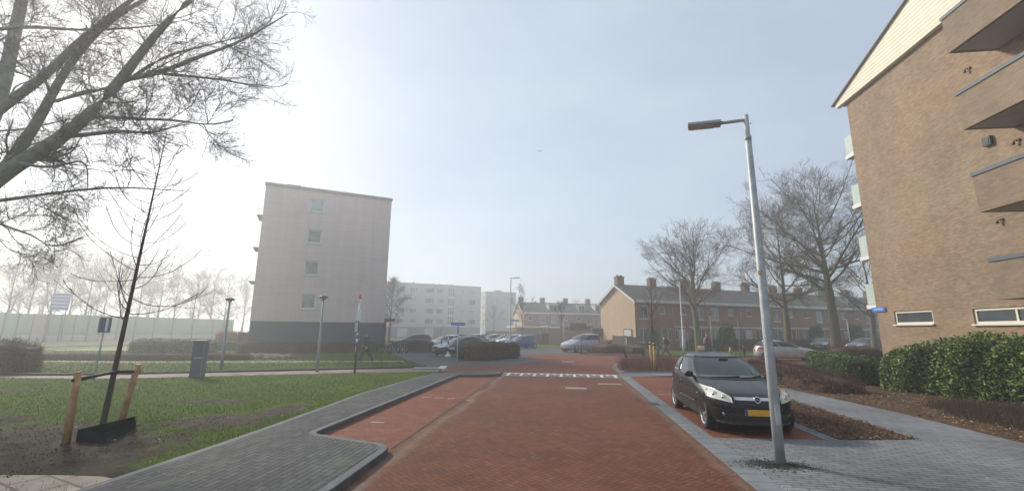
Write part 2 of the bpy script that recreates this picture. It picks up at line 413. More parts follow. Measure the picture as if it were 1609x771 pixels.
def streaked(name, c):
    mt, nt, b = node_mat(name); v = coord(nt)
    mp = nt.nodes.new('ShaderNodeMapping'); mp.inputs['Scale'].default_value = (2.2, 2.2, .12); nt.links.new(v, mp.inputs[0])
    k = mixc(nt, noise(nt, mp.outputs[0], 1.0, 6, .65, lo=.3, hi=.7), (.93, .92, .91), (1.04, 1.04, 1.04))
    mp2 = nt.nodes.new('ShaderNodeMapping'); mp2.inputs['Scale'].default_value = (.25, .25, 2.2); nt.links.new(v, mp2.inputs[0])
    k = mixc(nt, 1.0, k, mixc(nt, noise(nt, mp2.outputs[0], 1.4, 6, .6, lo=.3, hi=.7), (.94, .935, .93), (1.05, 1.05, 1.05)), 'MULTIPLY')
    k = mixc(nt, 1.0, k, mixc(nt, noise(nt, v, .45, 7, .62, lo=.55, hi=.72), (1.0, 1.0, 1.0), (.90, .885, .87)), 'MULTIPLY')
    sx = nt.nodes.new('ShaderNodeSeparateXYZ'); nt.links.new(v, sx.inputs[0])
    fz = math_n(nt, 'LESS_THAN', math_n(nt, 'FRACT', math_n(nt, 'DIVIDE', math_n(nt, 'SUBTRACT', sx.outputs[2], 2.55), 2.80)), .012)
    k = mixc(nt, math_n(nt, 'MULTIPLY', fz, .5), k, (.72, .71, .70))
    nt.links.new(mixc(nt, 1.0, c, k, 'MULTIPLY'), b.inputs['Base Color']); b.inputs['Roughness'].default_value = .9
    bump(nt, b, noise(nt, v, 30, 4), .12)
    return mt
M_render = streaked('weathered mauve render', (.64, .545, .53))
M_plinth = plain('blue grey plinth', (.085, .095, .13), .85, .10, .8)
M_grey_wall = plain('pale grey concrete wall', (.52, .51, .50), .9, .05, .4)
M_far_plinth = plain('grey garage plinth', (.20, .205, .225), .85, .1, .4)
M_mint = plain('mint balcony panel', (.42, .50, .46), .5, .06, 2)
M_soffit = plain('grey concrete soffit', (.40, .385, .37), .9, .1, 1.5)
M_coping = plain('dark grey coping', (.085, .10, .12), .6, .1, 3)
M_chim = brickwall('chimney brick', (.22, .13, .085), (.28, .17, .11), (.2, .16, .13), stain=.3)
M_bark = plain('grey green bark', (.13, .118, .078), .95, .35, 6, bmp=.5, bscale=25)
M_bark_pale = plain('mossy pale bark', (.15, .135, .085), .95, .35, 4, bmp=.5, bscale=20)
M_twig = plain('fine twigs', (.155, .120, .090), .95, .25, 3)
M_twig_red = plain('reddish twigs', (.085, .04, .035), .9, .3, 3)
M_bark_dark = plain('dark young bark', (.062, .040, .036), .9, .35, 10, bmp=.4, bscale=40)

# ================================================================ GROUND
def inset(poly, d):
    n = len(poly); out = []
    a = sum(poly[i][0] * poly[(i + 1) % n][1] - poly[(i + 1) % n][0] * poly[i][1] for i in range(n))
    sg = 1 if a > 0 else -1
    for i in range(n):
        p0, p1, p2 = Vector(poly[i - 1]), Vector(poly[i]), Vector(poly[(i + 1) % n])
        e1, e2 = (p1 - p0).normalized(), (p2 - p1).normalized()
        n1, n2 = Vector((-e1.y, e1.x)) * sg, Vector((-e2.y, e2.x)) * sg
        b = (n1 + n2); L = max(b.length, .3); b = b / L
        k = d / max(0.5, b.dot(n1)); q = p1 + b * k; out.append((q.x, q.y))
    return out
def arc(c, r, a0, a1, n=6):
    return [(c[0] + r * math.cos(R(a0 + (a1 - a0) * i / n)), c[1] + r * math.sin(R(a0 + (a1 - a0) * i / n))) for i in range(n + 1)]

mb = MB(); mb.box((0, 60, -0.16), (900, 900, 0.2)); o = mb.build('ground', M_ground); o['kind'] = 'structure'
setting('road', [(-2.95, -14), (2.42, -14), (2.42, 21.45), (-2.95, 21.45)], 0.0, M_road, .05)
setting('parking_bay', [(-4.75, 7.0), (-2.95, 7.0), (-2.95, 20.9), (-4.75, 20.9)], 0.0, M_bay, .05)
setting('car_park', px_poly([(600, 557), (655, 584), (1000, 584), (1012, 552), (960, 537), (640, 535)]), -0.008, M_asph, .05)
cross = px_poly([(787, 586.2), (640, 583), (650, 577.3), (700, 576), (760, 573.5), (820, 571), (840, 569), (846, 566), (843, 562), (815, 559), (830, 556.6), (880, 556), (940, 557.5), (985, 559.5), (1050, 559.5), (1180, 561), (1400, 566), (1400, 577), (1200, 579), (1060, 579), (990, 586.5)])
cross[0] = (-2.95, 21.45); cross[-1] = (2.9, 21.45)
setting('crossing_road', cross, 0.0, herringbone('red crossing clinker', [(.19, .062, .038), (.225, .075, .045), (.165, .056, .038), (.24, .09, .055)], (.10, .055, .04)), .05)
# left pavement with its two build-outs, kerb all round
outer = [(-5.75, -14), (-5.75, 5.2)] + [spot(*p, .11) for p in [(339, 697), (420, 669), (480, 648), (560, 619), (640, 596)]] + [spot(682, 586.3, .11)]
kerb_in = [(-2.78, -14), (-2.82, 5.6), (-2.86, 7.15)] + arc((-3.35, 7.2), .48, 5, 92, 5) + [(-4.3, 8.0)] + arc((-4.35, 8.32), .30, 270, 180, 4)
kerb_in += [(-4.64, 12), (-4.62, 18.6)] + arc((-4.3, 18.9), .30, 180, 95, 4) + [(-3.6, 19.35)] + arc((-3.5, 20.1), .62, -80, 80, 7) + [spot(740, 583.0, .11), spot(700, 584.6, .11)]
pv = kerb_in + outer[::-1]
mb = MB(); mb.prism(pv, -.1, .108); o = mb.build('kerb', M_kerb, bevel=.012); o['kind'] = 'structure'
setting('pavement', inset(pv, .14), .112, M_pave, .05)
# right side: gutter band, bay, bed, path, near pavement
setting('gutter', [(2.42, -14), (2.80, -14), (2.80, 21.45), (2.42, 21.45)], 0.004, M_gut, .05)
setting('parking_bay', [(2.80, 9.3), (4.85, 9.45), (4.85, 20.95), (2.80, 20.95)], 0.0, M_bay, .05)
setting('pavement', [(2.80, -14), (8.42, -14), (8.42, 9.9), (6.68, 9.78), (5.12, 9.50), (4.85, 9.45), (2.80, 9.30)], 0.02, M_pave2, .06)
setting('kerb_strip', [(4.85, 9.45), (5.12, 9.50), (5.12, 21), (4.85, 21)], 0.012, M_gut, .05)
setting('path', [(6.68, 9.78), (8.42, 9.90), (8.40, 13), (7.95, 17.0), (8.0, 24), (6.5, 24), (6.6, 15)], 0.02, M_path, .06)
bedpoly = [(5.12, 9.52), (6.62, 9.80), (6.55, 15), (6.45, 21), (5.12, 21)]
setting('planting_bed', bedpoly, 0.028, M_mulch, .08)
bed2 = [(8.42, -8), (8.42, 9.9), (8.40, 13), (7.95, 17.0), (7.2, 21.2), (9.5, 31.5), (17.5, 31), (15.3, 24), (15.3, -8)]
setting('planting_bed', bed2, 0.06, M_mulch, .08)
setting('concrete_band', px_poly([(971, 586.3), (1058, 584.5), (1200, 582.5), (1200, 588), (1060, 590), (977, 592)]), 0.006, M_gut, .05)
isl = px_poly([(962.5, 577), (966, 572.5), (973, 569.8), (990, 567.8), (1041, 566), (1085, 572), (1090, 579), (1068, 585.5), (977, 586), (966, 582)])
mb = MB(); mb.prism(isl, -.1, .05); o = mb.build('island_kerb', M_gut, bevel=.01); o['kind'] = 'structure'
setting('island_soil', inset(isl, .22), .08, M_mulch, .06)
redbed = px_poly([(915, 556.3), (1000, 559.5), (1024, 559), (1003, 548.5), (962, 540.5), (946, 541), (950, 549)])
setting('planting_bed', redbed, .04, M_mulch, .06)
verge_r = px_poly([(1006, 556.5), (1062, 558.6), (1250, 560), (1500, 562), (1480, 536), (1190, 541.5), (1024, 543.0)])
setting('grass_verge', verge_r, .03, M_lawn, .06)
grass_far = px_poly([(838, 544.5), (885, 547.5), (905, 541.5), (846, 540.0)])
setting('grass_verge', grass_far, .03, M_lawn, .06)
# left: lawn, cycle path, verge, sandy path, bank
cyc_lo = [(690, 586.2), (620, 587), (560, 588), (500, 590), (400, 592.3), (316, 594.5), (200, 597.8), (100, 598), (0, 597), (-250, 594)]
cyc_hi = [(690, 577.5), (640, 580), (520, 583), (400, 586), (200, 590.5), (100, 592.3), (0, 592.3), (-250, 590)]
lo = [spot(*p) for p in cyc_lo]; hi = [spot(*p) for p in cyc_hi]
lawn = outer[1:][:1] + outer[2:] + lo + [(-40, 5.2), (-40, 2.5), (-8.5, 2.5), (-5.75, 4.0)]
def lawn_mat():
    mt, nt, b = node_mat('lawn with trampled dirt'); v = coord(nt, 'World')
    g = mixc(nt, noise(nt, v, .6, 8), (.066, .112, .010), (.098, .156, .016))
    g = mixc(nt, noise(nt, v, 5, 8, .7, lo=.5, hi=.85), g, (.070, .070, .026))
    d = mixc(nt, noise(nt, v, 2.2, 10, .7), (.040, .032, .026), (.115, .092, .070))
    d = mixc(nt, noise(nt, v, 9, 6, .7, lo=.5, hi=.75), d, (.06, .062, .03))
    sx = nt.nodes.new('ShaderNodeSeparateXYZ'); nt.links.new(v, sx.inputs[0])
    x, y = sx.outputs[0], sx.outputs[1]
    tot = None
    for cx, cy, rx, ry in DIRT:
        ex = math_n(nt, 'DIVIDE', math_n(nt, 'SUBTRACT', x, cx), rx); ey = math_n(nt, 'DIVIDE', math_n(nt, 'SUBTRACT', y, cy), ry)
        q = math_n(nt, 'SQRT', math_n(nt, 'ADD', math_n(nt, 'MULTIPLY', ex, ex), math_n(nt, 'MULTIPLY', ey, ey)))
        tot = q if tot is None else math_n(nt, 'MINIMUM', tot, q)
    tot = math_n(nt, 'ADD', tot, math_n(nt, 'MULTIPLY', math_n(nt, 'SUBTRACT', noise(nt, v, 1.1, 8, .65), .5), .9))
    mr = nt.nodes.new('ShaderNodeMapRange'); mr.interpolation_type = 'SMOOTHSTEP'; mr.inputs[1].default_value = .75; mr.inputs[2].default_value = 1.15
    nt.links.new(tot, mr.inputs[0])
    nt.links.new(mixc(nt, mr.outputs[0], d, g), b.inputs['Base Color'])
    b.inputs['Roughness'].default_value = .95; b.inputs['Specular IOR Level'].default_value = .15
    bump(nt, b, noise(nt, v, 14, 8, .7), .8, .05)
    return mt
DIRT = [(-9.4, 6.5, 3.6, 1.75), (-13.8, 7.0, 4.2, 1.9), (-8.0, 5.6, 3.0, 1.0), (-7.2, 8.9, .95, .85), (-6.7, 10.2, .45, 1.2), (-9.3, 11.2, .9, .35), (-17.5, 11.8, 1.8, .3)]
def dirt_at(x, y):
    q = np.full(np.shape(x), 9.0)
    for cx, cy, rx, ry in DIRT: q = np.minimum(q, np.sqrt(((x - cx) / rx) ** 2 + ((y - cy) / ry) ** 2))
    return q
setting('lawn', lawn, .085, lawn_mat(), .2)
setting('paver_path', px_poly([(-80, 744), (0, 745.5), (95, 746), (160, 748), (195, 754), (150, 771), (60, 800), (-80, 830)], .09), .092, M_sand, .06)
setting('cycle_path', lo + hi[::-1], .06, M_cycle, .1)
vz = [spot(*p) for p in [(690, 577.3), (640, 579.8), (520, 582.8), (400, 585.8), (200, 590.2), (100, 592.0), (0, 592.0), (-250, 589.6), (-250, 552), (0, 550), (200, 553), (390, 549), (598, 549), (614, 556), (640, 566), (668, 577)]]
setting('grass_verge', vz, .05, M_lawn, .1)
mb = MB(); edge = [spot(*p) for p in [(668, 577.6), (640, 579.6), (520, 582.6), (400, 585.6), (200, 590.1), (100, 591.9), (0, 591.9), (-250, 589.5)]]
mb.tube([(x, y, .09) for x, y in edge], .07, 4); o = mb.build('path_kerb', plain('dark path edging', (.07, .055, .045), .9, .3, 4)); o['kind'] = 'structure'
setting('sand_path', [spot(*p) for p in [(-250, 563.5), (0, 567), (200, 569), (400, 568.4), (634, 567.6), (636, 569.8), (400, 570.6), (200, 571.2), (0, 569.2), (-250, 565.5)]], .06, plain('sandy path', (.34, .28, .2), .95, .15, 2, space='World'), .05)
setting('bank', [spot(*p) for p in [(-300, 551), (0, 546), (200, 541.5), (340, 538.5), (340, 531.0), (160, 533.5), (0, 535), (-300, 538)]], .02, M_bank, .08)
setting('lit_grass', [spot(*p) for p in [(60, 551), (208, 551), (208, 545.2), (140, 547.5)]], .035, plain('sunlit grass strip', (.13, .19, .04), .95, .2, 1, space='World'), .05)  # sun on this strip is put into its brighter green
mb = MB(); mb.box((-2.965, 13.5, .002), (.045, 11.6, .004)); o = mb.build('bay_joint', plain('dark earthy joint', (.045, .036, .028), .95, .4, 3, space='World')); o['kind'] = 'structure'
# painted and worn marks on the road
mb = MB(); mb.box((-.27, 20.75, .002), (5.3, 1.35, .004)); o = mb.build('hump_band', M_hump); o['kind'] = 'structure'
mb = MB(); mb.box((-.27, 21.38, .006), (5.3, .11, .004))
for i in range(9): mb.box((-2.62 + i * .6, 20.76, .006), (.12, 1.12, .004))
for i in range(8): mb.box((-2.32 + i * .6, 21.12, .006), (.12, .40, .004))
o = mb.build('hump_marking', M_white); o['kind'] = 'structure'
mb = MB()
for px, py, w_, d_ in [(905, 609.5, .74, .50), (958, 603, .9, .34), (893, 568, .8, .9)]:
    x, y = spot(px, py); mb.box((x, y, .004), (w_, d_, .004))
o = mb.build('patch_slab', M_pale_slab); o['kind'] = 'structure'
mb = MB()
for px, py in [(670, 624), (689, 624.7), (709, 625.6), (593, 663), (738, 628.5), (1038, 619), (1055, 618.5)]:
    x, y = spot(px, py); mb.box((x, y, .003), (.30 if px < 700 else .22, .10, .004))
o = mb.build('bay_marking', M_worn); o['kind'] = 'structure'
x, y = spot(695.5, 579.5); x2, y2 = spot(672, 580.5)
mb = MB(); mb.box((x, y, .05), (.35, 1.5, .1), R(10)); o = mb.build('ramp_marking', M_white); o['kind'] = 'structure'
mb = MB(); mb.box((x2, y2, .045), (1.4, 1.3, .1), R(14)); o = mb.build('ramp_slab', M_pale_slab); o['kind'] = 'structure'
mb = MB(); mb.box((*spot(1027, 634), .008), (.26, .36, .012)); o = tag(mb.build('drain_grate', M_black, bevel=.003), 'small dark drain grate set in the pale gutter band beside the right parking bay', 'drain')

# ================================================================ BUILDINGS
def on_wall(px, py, O, ang):            # (distance along the wall, height) of a sighted point
    d = ray(px, py); t = np.array([math.cos(ang), math.sin(ang)])
    A = np.array([[d[0], -t[0]], [d[1], -t[1]]]); k, s = np.linalg.solve(A, np.array([O[0], O[1]]))
    return float(s), float(CAM_H + k * d[2])
def facade(mb, x0, x1, z0, z1, y, holes, depth=.12):
    xs = sorted({x0, x1, *[h[0] for h in holes], *[h[2] for h in holes]}); zs = sorted({z0, z1, *[h[1] for h in holes], *[h[3] for h in holes]})
    for i in range(len(xs) - 1):
        for j in range(len(zs) - 1):
            cx, cz = (xs[i] + xs[i + 1]) / 2, (zs[j] + zs[j + 1]) / 2
            if any(h[0] < cx < h[2] and h[1] < cz < h[3] for h in holes): continue
            mb.add([(xs[i], y, zs[j]), (xs[i + 1], y, zs[j]), (xs[i + 1], y, zs[j + 1]), (xs[i], y, zs[j + 1])], [(0, 1, 2, 3)])
    for a, b, c, d in holes:
        e = y + depth
        mb.add([(a, y, b), (c, y, b), (c, y, d), (a, y, d), (a, e, b), (c, e, b), (c, e, d), (a, e, d)], [(0, 4, 5, 1), (1, 5, 6, 2), (2, 6, 7, 3), (3, 7, 4, 0)])
def shell(mb, x0, x1, z0, z1, y0, y1, top=True):      # the other walls of a box building (front added by facade)
    v = [(x0, y0, z0), (x1, y0, z0), (x1, y1, z0), (x0, y1, z0), (x0, y0, z1), (x1, y0, z1), (x1, y1, z1), (x0, y1, z1)]
    f = [(1, 2, 6, 5), (2, 3, 7, 6), (3, 0, 4, 7)] + ([(4, 5, 6, 7)] if top else [])
    mb.add(v, f)
def window(parent, x0, z0, x1, z1, y, glass=M_glass, mull=(), trans=(), fw=.07, frame=M_wfr, name='window', sill=True, fd=.06):
    mb = MB(); cy = y + fd / 2
    mb.box(((x0 + x1) / 2, cy, z0 + fw / 2), (x1 - x0, fd, fw)); mb.box(((x0 + x1) / 2, cy, z1 - fw / 2), (x1 - x0, fd, fw))
    mb.box((x0 + fw / 2, cy, (z0 + z1) / 2), (fw, fd, z1 - z0 - 2 * fw)); mb.box((x1 - fw / 2, cy, (z0 + z1) / 2), (fw, fd, z1 - z0 - 2 * fw))
    for f in mull: mb.box((x0 + (x1 - x0) * f, cy, (z0 + z1) / 2), (fw * .8, fd * .9, z1 - z0 - 2 * fw))
    for f in trans: mb.box(((x0 + x1) / 2, cy + .002, z0 + (z1 - z0) * f), (x1 - x0 - 2 * fw, fd * .8, fw * .8))
    w_ = mb.build(name, frame, parent)
    p = MB(); p.box(((x0 + x1) / 2, y + fd * .7, (z0 + z1) / 2), (x1 - x0 - fw, .015, z1 - z0 - fw)); p.build('pane', glass, w_)
    if sill:
        s_ = MB(); s_.box(((x0 + x1) / 2, y - .04, z0 - .03), (x1 - x0 + .08, .2, .05)); s_.build('sill', frame, w_)
    return w_

# --- mauve gallery flat on the left
O = (-24.34, 31.97); A = R(32.3); W = 10.18; H = 13.8
b = thing('flat_block', 'mauve rendered four storey flat with four small square windows in its blank end wall', 'building', (*O, 0), A)
wins = []
for (px0, px1, py0, py1) in [(490, 511.5, 314, 333.5), (484.5, 506, 361, 382), (478.5, 501, 409.5, 432), (472.5, 496, 462, 485)]:
    s0, z0 = on_wall(px0, (py0 + py1) / 2, O, A); s1, _ = on_wall(px1, (py0 + py1) / 2, O, A)
    sc = (s0 + s1) / 2; zt = on_wall((px0 + px1) / 2, py0, O, A)[1]; zb = on_wall((px0 + px1) / 2, py1, O, A)[1]
    wins.append((4.1 - .56, zb, 4.1 + .56, zt)); WX = sc
wins = [(WX - .56, q[1], WX + .56, q[3]) for q in wins]
mb = MB(); facade(mb, 0, W, 2.5, H - .25, 0, wins, .14); shell(mb, 0, W, 2.5, H - .25, 0, 42); mb.build('wall', M_render, b)
mb = MB(); mb.box((W / 2, 21, 1.25), (W - .04, 41.9, 2.5)); mb.build('plinth', M_plinth, b)
mb = MB(); mb.box((W / 2, 21, H - .12), (W + .14, 42.2, .24)); mb.build('roof_trim', plain('grey roof trim', (.27, .27, .265), .7, .1, 2), b)
for i, q in enumerate(wins): window(b, *q, .06, [M_glassblue, M_glasscur, M_glasscur, glassy('greenish blind window', (.24, .29, .26), .15)][i], fw=.09, frame=M_wfr)
mb = MB(); mb.box((2.0, 1.6, H + .12), (1.15, .7, .24))
for i in range(4): mb.tube([(1.6 + i * .27, 1.6, H + .24), (1.6 + i * .27, 1.6, H + .5)], .07, 8); mb.tube([(1.6 + i * .27, 1.6, H + .46), (1.6 + i * .27, 1.6, H + .54)], .11, 8)
mb.build('chimney', M_dkgrey, b)
for z in (11.05, 8.35, 5.6):
    mb = MB(); mb.box((-.22, 1.4, z), (.42, 2.2, .10)); mb.build('gallery_slab', M_soffit, b)
mb = MB(); mb.box((10.40, .9, 1.35), (.22, .22, 2.7)); mb.box((10.75, .9, 2.78), (.95, .22, .22)); mb.box((11.1, 3.2, 2.78), (.2, 4.4, .22)); mb.box((11.1, 5.2, 1.35), (.2, .2, 2.7))
mb.build('entrance_frame', plain('dark red steel', (.16, .045, .035), .6, .2, 4), b)

# --- long pale apartment block behind the car park
O = (-44.48, 109.06); A = R(34.6); H = 13.8
b = thing('apartment_block', 'long pale grey four storey apartment block in mist behind the car park', 'building', (*O, 0), A)
def zc(zx, zy): return on_wall(600 + zx / 7.01, 430 + zy / 7.01, O, A)
cols = [(zc(a, 280)[0], zc(c, 280)[0]) for a, c in [(172, 258), (300, 388), (478, 575), (600, 685), (848, 912), (948, 1037)]]
st = (zc(728, 280)[0], zc(798, 280)[0]); XE = zc(1090, 280)[0]; X0 = -9.0
holes = []; kinds = [M_glasscur, M_glass, M_glassblue]
for r in range(4):
    z0 = 3.35 + 2.72 * r
    for ci, (a, c) in enumerate(cols): holes.append((a, z0, c, z0 + 1.45, ci, r))
    holes.append((cols[0][0] - 5, z0, cols[0][0] - 2, z0 + 1.45, 7, r))
mb = MB(); facade(mb, X0, XE, 2.55, H, 0, [h[:4] for h in holes] + [(st[0], 2.9, st[1], 13.0)], .12); shell(mb, X0, XE, 2.55, H, 0, 11); mb.build('wall', M_grey_wall, b)
mb = MB(); mb.box(((X0 + XE) / 2, 5.5, 1.28), (XE - X0 - .03, 10.9, 2.55)); mb.build('plinth', M_far_plinth, b)
mb = MB(); mb.box(((X0 + XE) / 2, 5.5, H + .1), (XE - X0 + .2, 11.2, .2)); mb.build('roof_trim', M_wfr, b)
for (a, z0, c, z1, ci, r) in holes:
    window(b, a, z0, c, z1, .04, kinds[(ci * 2 + r * 3 + (ci * r) % 2) % 3], mull=(.22,) if (ci + r) % 2 else (.75,), trans=(), fw=.12, sill=True)
mb = MB()
for r in range(4):
    z0 = 3.0 + 2.5 * r
    for k in range(4): mb.box((st[0] + (st[1] - st[0]) * k / 3, .05, z0 + 1.2), (.16, .08, 2.4))
    mb.box(((st[0] + st[1]) / 2, .055, z0 + .1), (st[1] - st[0], .08, .5))
w_ = mb.build('stair_window', M_wfr, b); mb = MB(); mb.box(((st[0] + st[1]) / 2, .1, 7.95), (st[1] - st[0], .02, 10.1)); mb.build('pane', glassy('stair glass', (.12, .13, .135), .15), w_)
mb = MB(); mb.box((st[0] + .6, -1.2, 1.35), (st[1] - st[0] + 2.4, 2.4, 2.7)); mb.build('entrance_porch', plain('porch grey', (.15, .15, .16), .8, .1, 2), b)
for k, xg in enumerate((-5, 0.2, 3.4, 6.6, 10.5, 14)):
    mb = MB(); mb.box((xg, -.03, 1.1), (2.5, .06, 2.2)); mb.build('garage_door', [plain('white garage door', (.5, .5, .5), .6, .05, 3), plain('slate garage door', (.14, .15, .19), .6, .1, 3)][k % 2], b)
for zx in (380, 600, 668, 760, 805):
    s = zc(zx, 130)[0]; mb = MB(); mb.box((s, 3, H + .45), (.5, .5, .5)); mb.build('roof_vent', M_soffit, b)

# --- second block, gable end and sunlit side
O = (-25.12, 138.47); A = R(23.3)
b = thing('flat_block', 'distant grey flat in mist with sunlit cream side, right of the long apartment block', 'building', (*O, 0), A)
mb = MB(); facade(mb, 0, 10.2, 0, 13.8, 0, []); shell(mb, 0, 10.2, 0, 13.8, 0, 40); mb.build('wall', plain('pale far concrete', (.44, .44, .43), .9, .05, .4), b)
mb = MB(); mb.box((5.1, 20, 13.9), (10.4, 40.2, .2)); mb.build('roof_trim', M_soffit, b)
mb = MB(); mb.box((4.4, 2, 14.3), (2.4, 1.5, .7)); mb.build('roof_vent', M_soffit, b)
mb = MB()
for r in range(4):
    for k in range(5): mb.box((-.03, 3 + k * 7, 4.0 + 2.72 * r), (.06, 2.6, 1.4))
w_ = mb.build('side_window', M_glass, b)
mb = MB(); mb.box((8.5, -.03, 5), (1.0, .06, 1.1)); mb.build('window', M_glasscur, b)

# --- terraces of brick houses
def house(label, O, A, u, dep, eave, ridge, group, gable=None, door=(.5, .5, .5), variant=0, chim=True, dormer=None, lintel=True, back=None, gable_right=False):
    b = thing('terrace_house', label, 'house', (*O, 0), A, group)
    m_ = variant % 2
    f = (lambda x: u - x) if m_ else (lambda x: x)
    def hr(a, z0, c, z1): x0, x1 = sorted((f(a), f(c))); return (x0, z0, x1, z1)
    w1, w2 = hr(.55, 3.35, 1.85, 4.85), hr(3.35, 3.95, 4.25, 4.75)
    g1, dr = hr(.45, .75, 2.75, 2.35), hr(3.6, .12, 4.55, 2.3)
    g2 = hr(4.65, 1.0, 5.05, 2.3)
    holes = [w1, w2, g1, dr, g2]
    mb = MB(); facade(mb, 0, u, 0, eave - .25, 0, holes, .12)
    mb.build('wall', M_brick_row, b)
    mb = MB(); mb.add([(0, dep, 0), (u, dep, 0), (u, dep, eave), (0, dep, eave)], [(1, 0, 3, 2)]); mb.build('back_wall', M_brick_row, b)
    if gable is not None:
        x = 0; mb = MB(); q = .012
        mb.add([(-q, -.02, 0), (-q, dep, 0), (-q, dep, eave), (-q, dep / 2, ridge - .02), (-q, -.02, eave)], [(4, 3, 2, 1, 0)]); mb.build('gable_wall', gable, b)
        mb = MB()
        for sgn in (0, 1):
            y0 = -.35 if sgn == 0 else dep + .35; k = (ridge - eave) / (dep / 2)
            z0 = eave - .35 * k
            mb.add([(-.3, y0, z0 - .2), (-.3, dep / 2, ridge - .2), (-.3, dep / 2, ridge + .06), (-.3, y0, z0 + .06), (-.2, y0, z0 - .2), (-.2, dep / 2, ridge - .2), (-.2, dep / 2, ridge + .06), (-.2, y0, z0 + .06)],
                   [(0, 1, 2, 3), (7, 6, 5, 4), (0, 4, 5, 1), (3, 2, 6, 7), (0, 3, 7, 4)])
        mb.build('barge_board', M_wfr, b)
        mb = MB(); s_ = MB(); s_.box((-.03, 1.2, 1.75), (.06, .05, .95))
        w_ = MB(); w_.box((-.045, 1.4, 1.75), (.05, 1.6, .95)); wq = w_.build('window', M_dkgrey, b); p = MB(); p.box((-.075, 1.4, 1.78), (.02, 1.35, .68)); p.build('pane', plain('white side blind', (.6, .6, .58), .5, .05, 3), wq)
    if gable_right:
        mb = MB(); mb.add([(u, 0, 0), (u, dep, 0), (u, dep, eave), (u, dep / 2, ridge), (u, 0, eave)], [(0, 1, 2, 3, 4)]); mb.build('gable_wall', M_brick_row, b)
    mb = MB(); k = (ridge - eave) / (dep / 2); x0 = -.28 if gable is not None else 0
    for s_ in (0, 1):
        y0 = -.4 if s_ == 0 else dep + .4; z0 = eave - .4 * k; sg = 1 if s_ == 0 else -1
        v = [(x0, y0, z0), (u, y0, z0), (u, dep / 2, ridge), (x0, dep / 2, ridge)]
        v += [(a, y, z + .12) for a, y, z in v]
        mb.add(v, [(0, 1, 2, 3), (4, 5, 6, 7), (0, 1, 5, 4), (0, 3, 7, 4), (1, 2, 6, 5)])
    rf = mb.build('roof', M_tiles, b)
    if chim:
        mb = MB(); cx = .5 if gable is not None else 0.0
        mb.box((cx, dep / 2, ridge + .35), (.95, .7, 1.2)); mb.box((cx, dep / 2, ridge + .98), (1.05, .8, .1)); mb.box((cx - .25, dep / 2, ridge + 1.12), (.25, .25, .2)); mb.box((cx + .25, dep / 2, ridge + 1.12), (.25, .25, .2))
        mb.build('chimney', M_chim, rf)
    mb = MB(); mb.box((u / 2, -.2, eave - .17), (u, .42, .30)); mb.build('fascia', M_wfr, b)
    window(b, *w1, .05, [M_glass, M_glasscur, M_glassblue][variant % 3], mull=(.5,)); window(b, *w2, .05, M_glass if variant % 2 else M_glasscur)
    window(b, *g1, .05, [M_glasscur, M_glass][variant % 2], mull=(.28, .72))
    window(b, *g2, .05, M_glass, sill=False)
    mb = MB(); mb.box(((dr[0] + dr[2]) / 2, .07, (dr[1] + dr[3]) / 2), (dr[2] - dr[0] - .1, .05, dr[3] - dr[1] - .08))
    d_ = mb.build('door', plain('door %.2f %.2f %.2f' % door, door, .5, .1, 3), b)
    mb = MB(); mb.box((dr[0] + .12, .03, 1.15), (.1, .06, .12)); mb.build('handle', M_steel, d_)
    mb = MB(); mb.box((dr[0] + .03, .04, 1.2), (.06, .1, 2.2)); mb.box((dr[2] - .03, .04, 1.2), (.06, .1, 2.2)); mb.build('door_frame', M_wfr, d_)
    if lintel:
        mb = MB(); mb.box((u / 2, -.03, 2.52), (u - .02, .07, .14)); mb.build('lintel_band', M_wfr, b)
    mb = MB(); mb.tube([(u - .06, -.06, .1), (u - .06, -.06, eave - .3)], .04, 6); mb.build('downpipe', M_soffit, b)
    if dormer:
        a, c, z0, z1 = dormer; yb = (z0 - eave) / k
        mb = MB(); mb.box(((a + c) / 2, yb + 1.0, (z0 + z1) / 2), (c - a, 2.0, z1 - z0)); mb.box(((a + c) / 2, yb + .95, z1 + .06), (c - a + .3, 2.4, .12))
        dm = mb.build('dormer', M_wfr, b)
        mb = MB(); n = max(2, int((c - a) / .9))
        for q in range(n):
            ww = (c - a - .2) / n; mb.box((a + .1 + ww * (q + .5), yb - .01, (z0 + z1) / 2), (ww - .14, .03, z1 - z0 - .3))
        mb.build('pane', M_glass, dm)
    return b
OB = (7.81, 51.35); AB = R(28.6)
UB = 5.35
doors = [(.10, .16, .12), (.62, .62, .6), (.32, .33, .35), (.5, .5, .48), (.26, .03, .03), (.08, .10, .2), (.6, .6, .58), (.3, .2, .1), (.2, .22, .2), (.5, .5, .5)]
ordn = ['end house of the long brown brick terrace with sunlit orange gable and white barge boards', 'second house from the orange gable in the long terrace, white framed front and grey lintel',
        'third house from the orange gable, behind the bare tree nearest the gable', 'fourth house from the orange gable, pale door behind the round evergreen bush',
        'fifth house from the orange gable with dark red front door', 'sixth house from the orange gable, partly behind the middle bare tree',
        'seventh house from the orange gable, behind the silver car', 'eighth house from the orange gable, right beside the thickest tree trunk', 'ninth house from the orange gable, faint beside the yellow brown flat',
        'tenth house from the orange gable, almost hidden by the yellow brown flat']
for i in range(10):
    o_ = (OB[0] + math.cos(AB) * UB * i, OB[1] + math.sin(AB) * UB * i)
    house(ordn[i], o_, AB, UB, 6.9, 5.5, 7.45, 'houses of the long brick terrace', gable=M_brick_gable if i == 0 else None, door=doors[i], variant=i, lintel=i > 0, dormer=(1, 3.4, 5.9, 7.1) if i == 7 else None, gable_right=(i == 9))
OA = (-8.16, 87.89); AA = R(22)
UA = 5.2
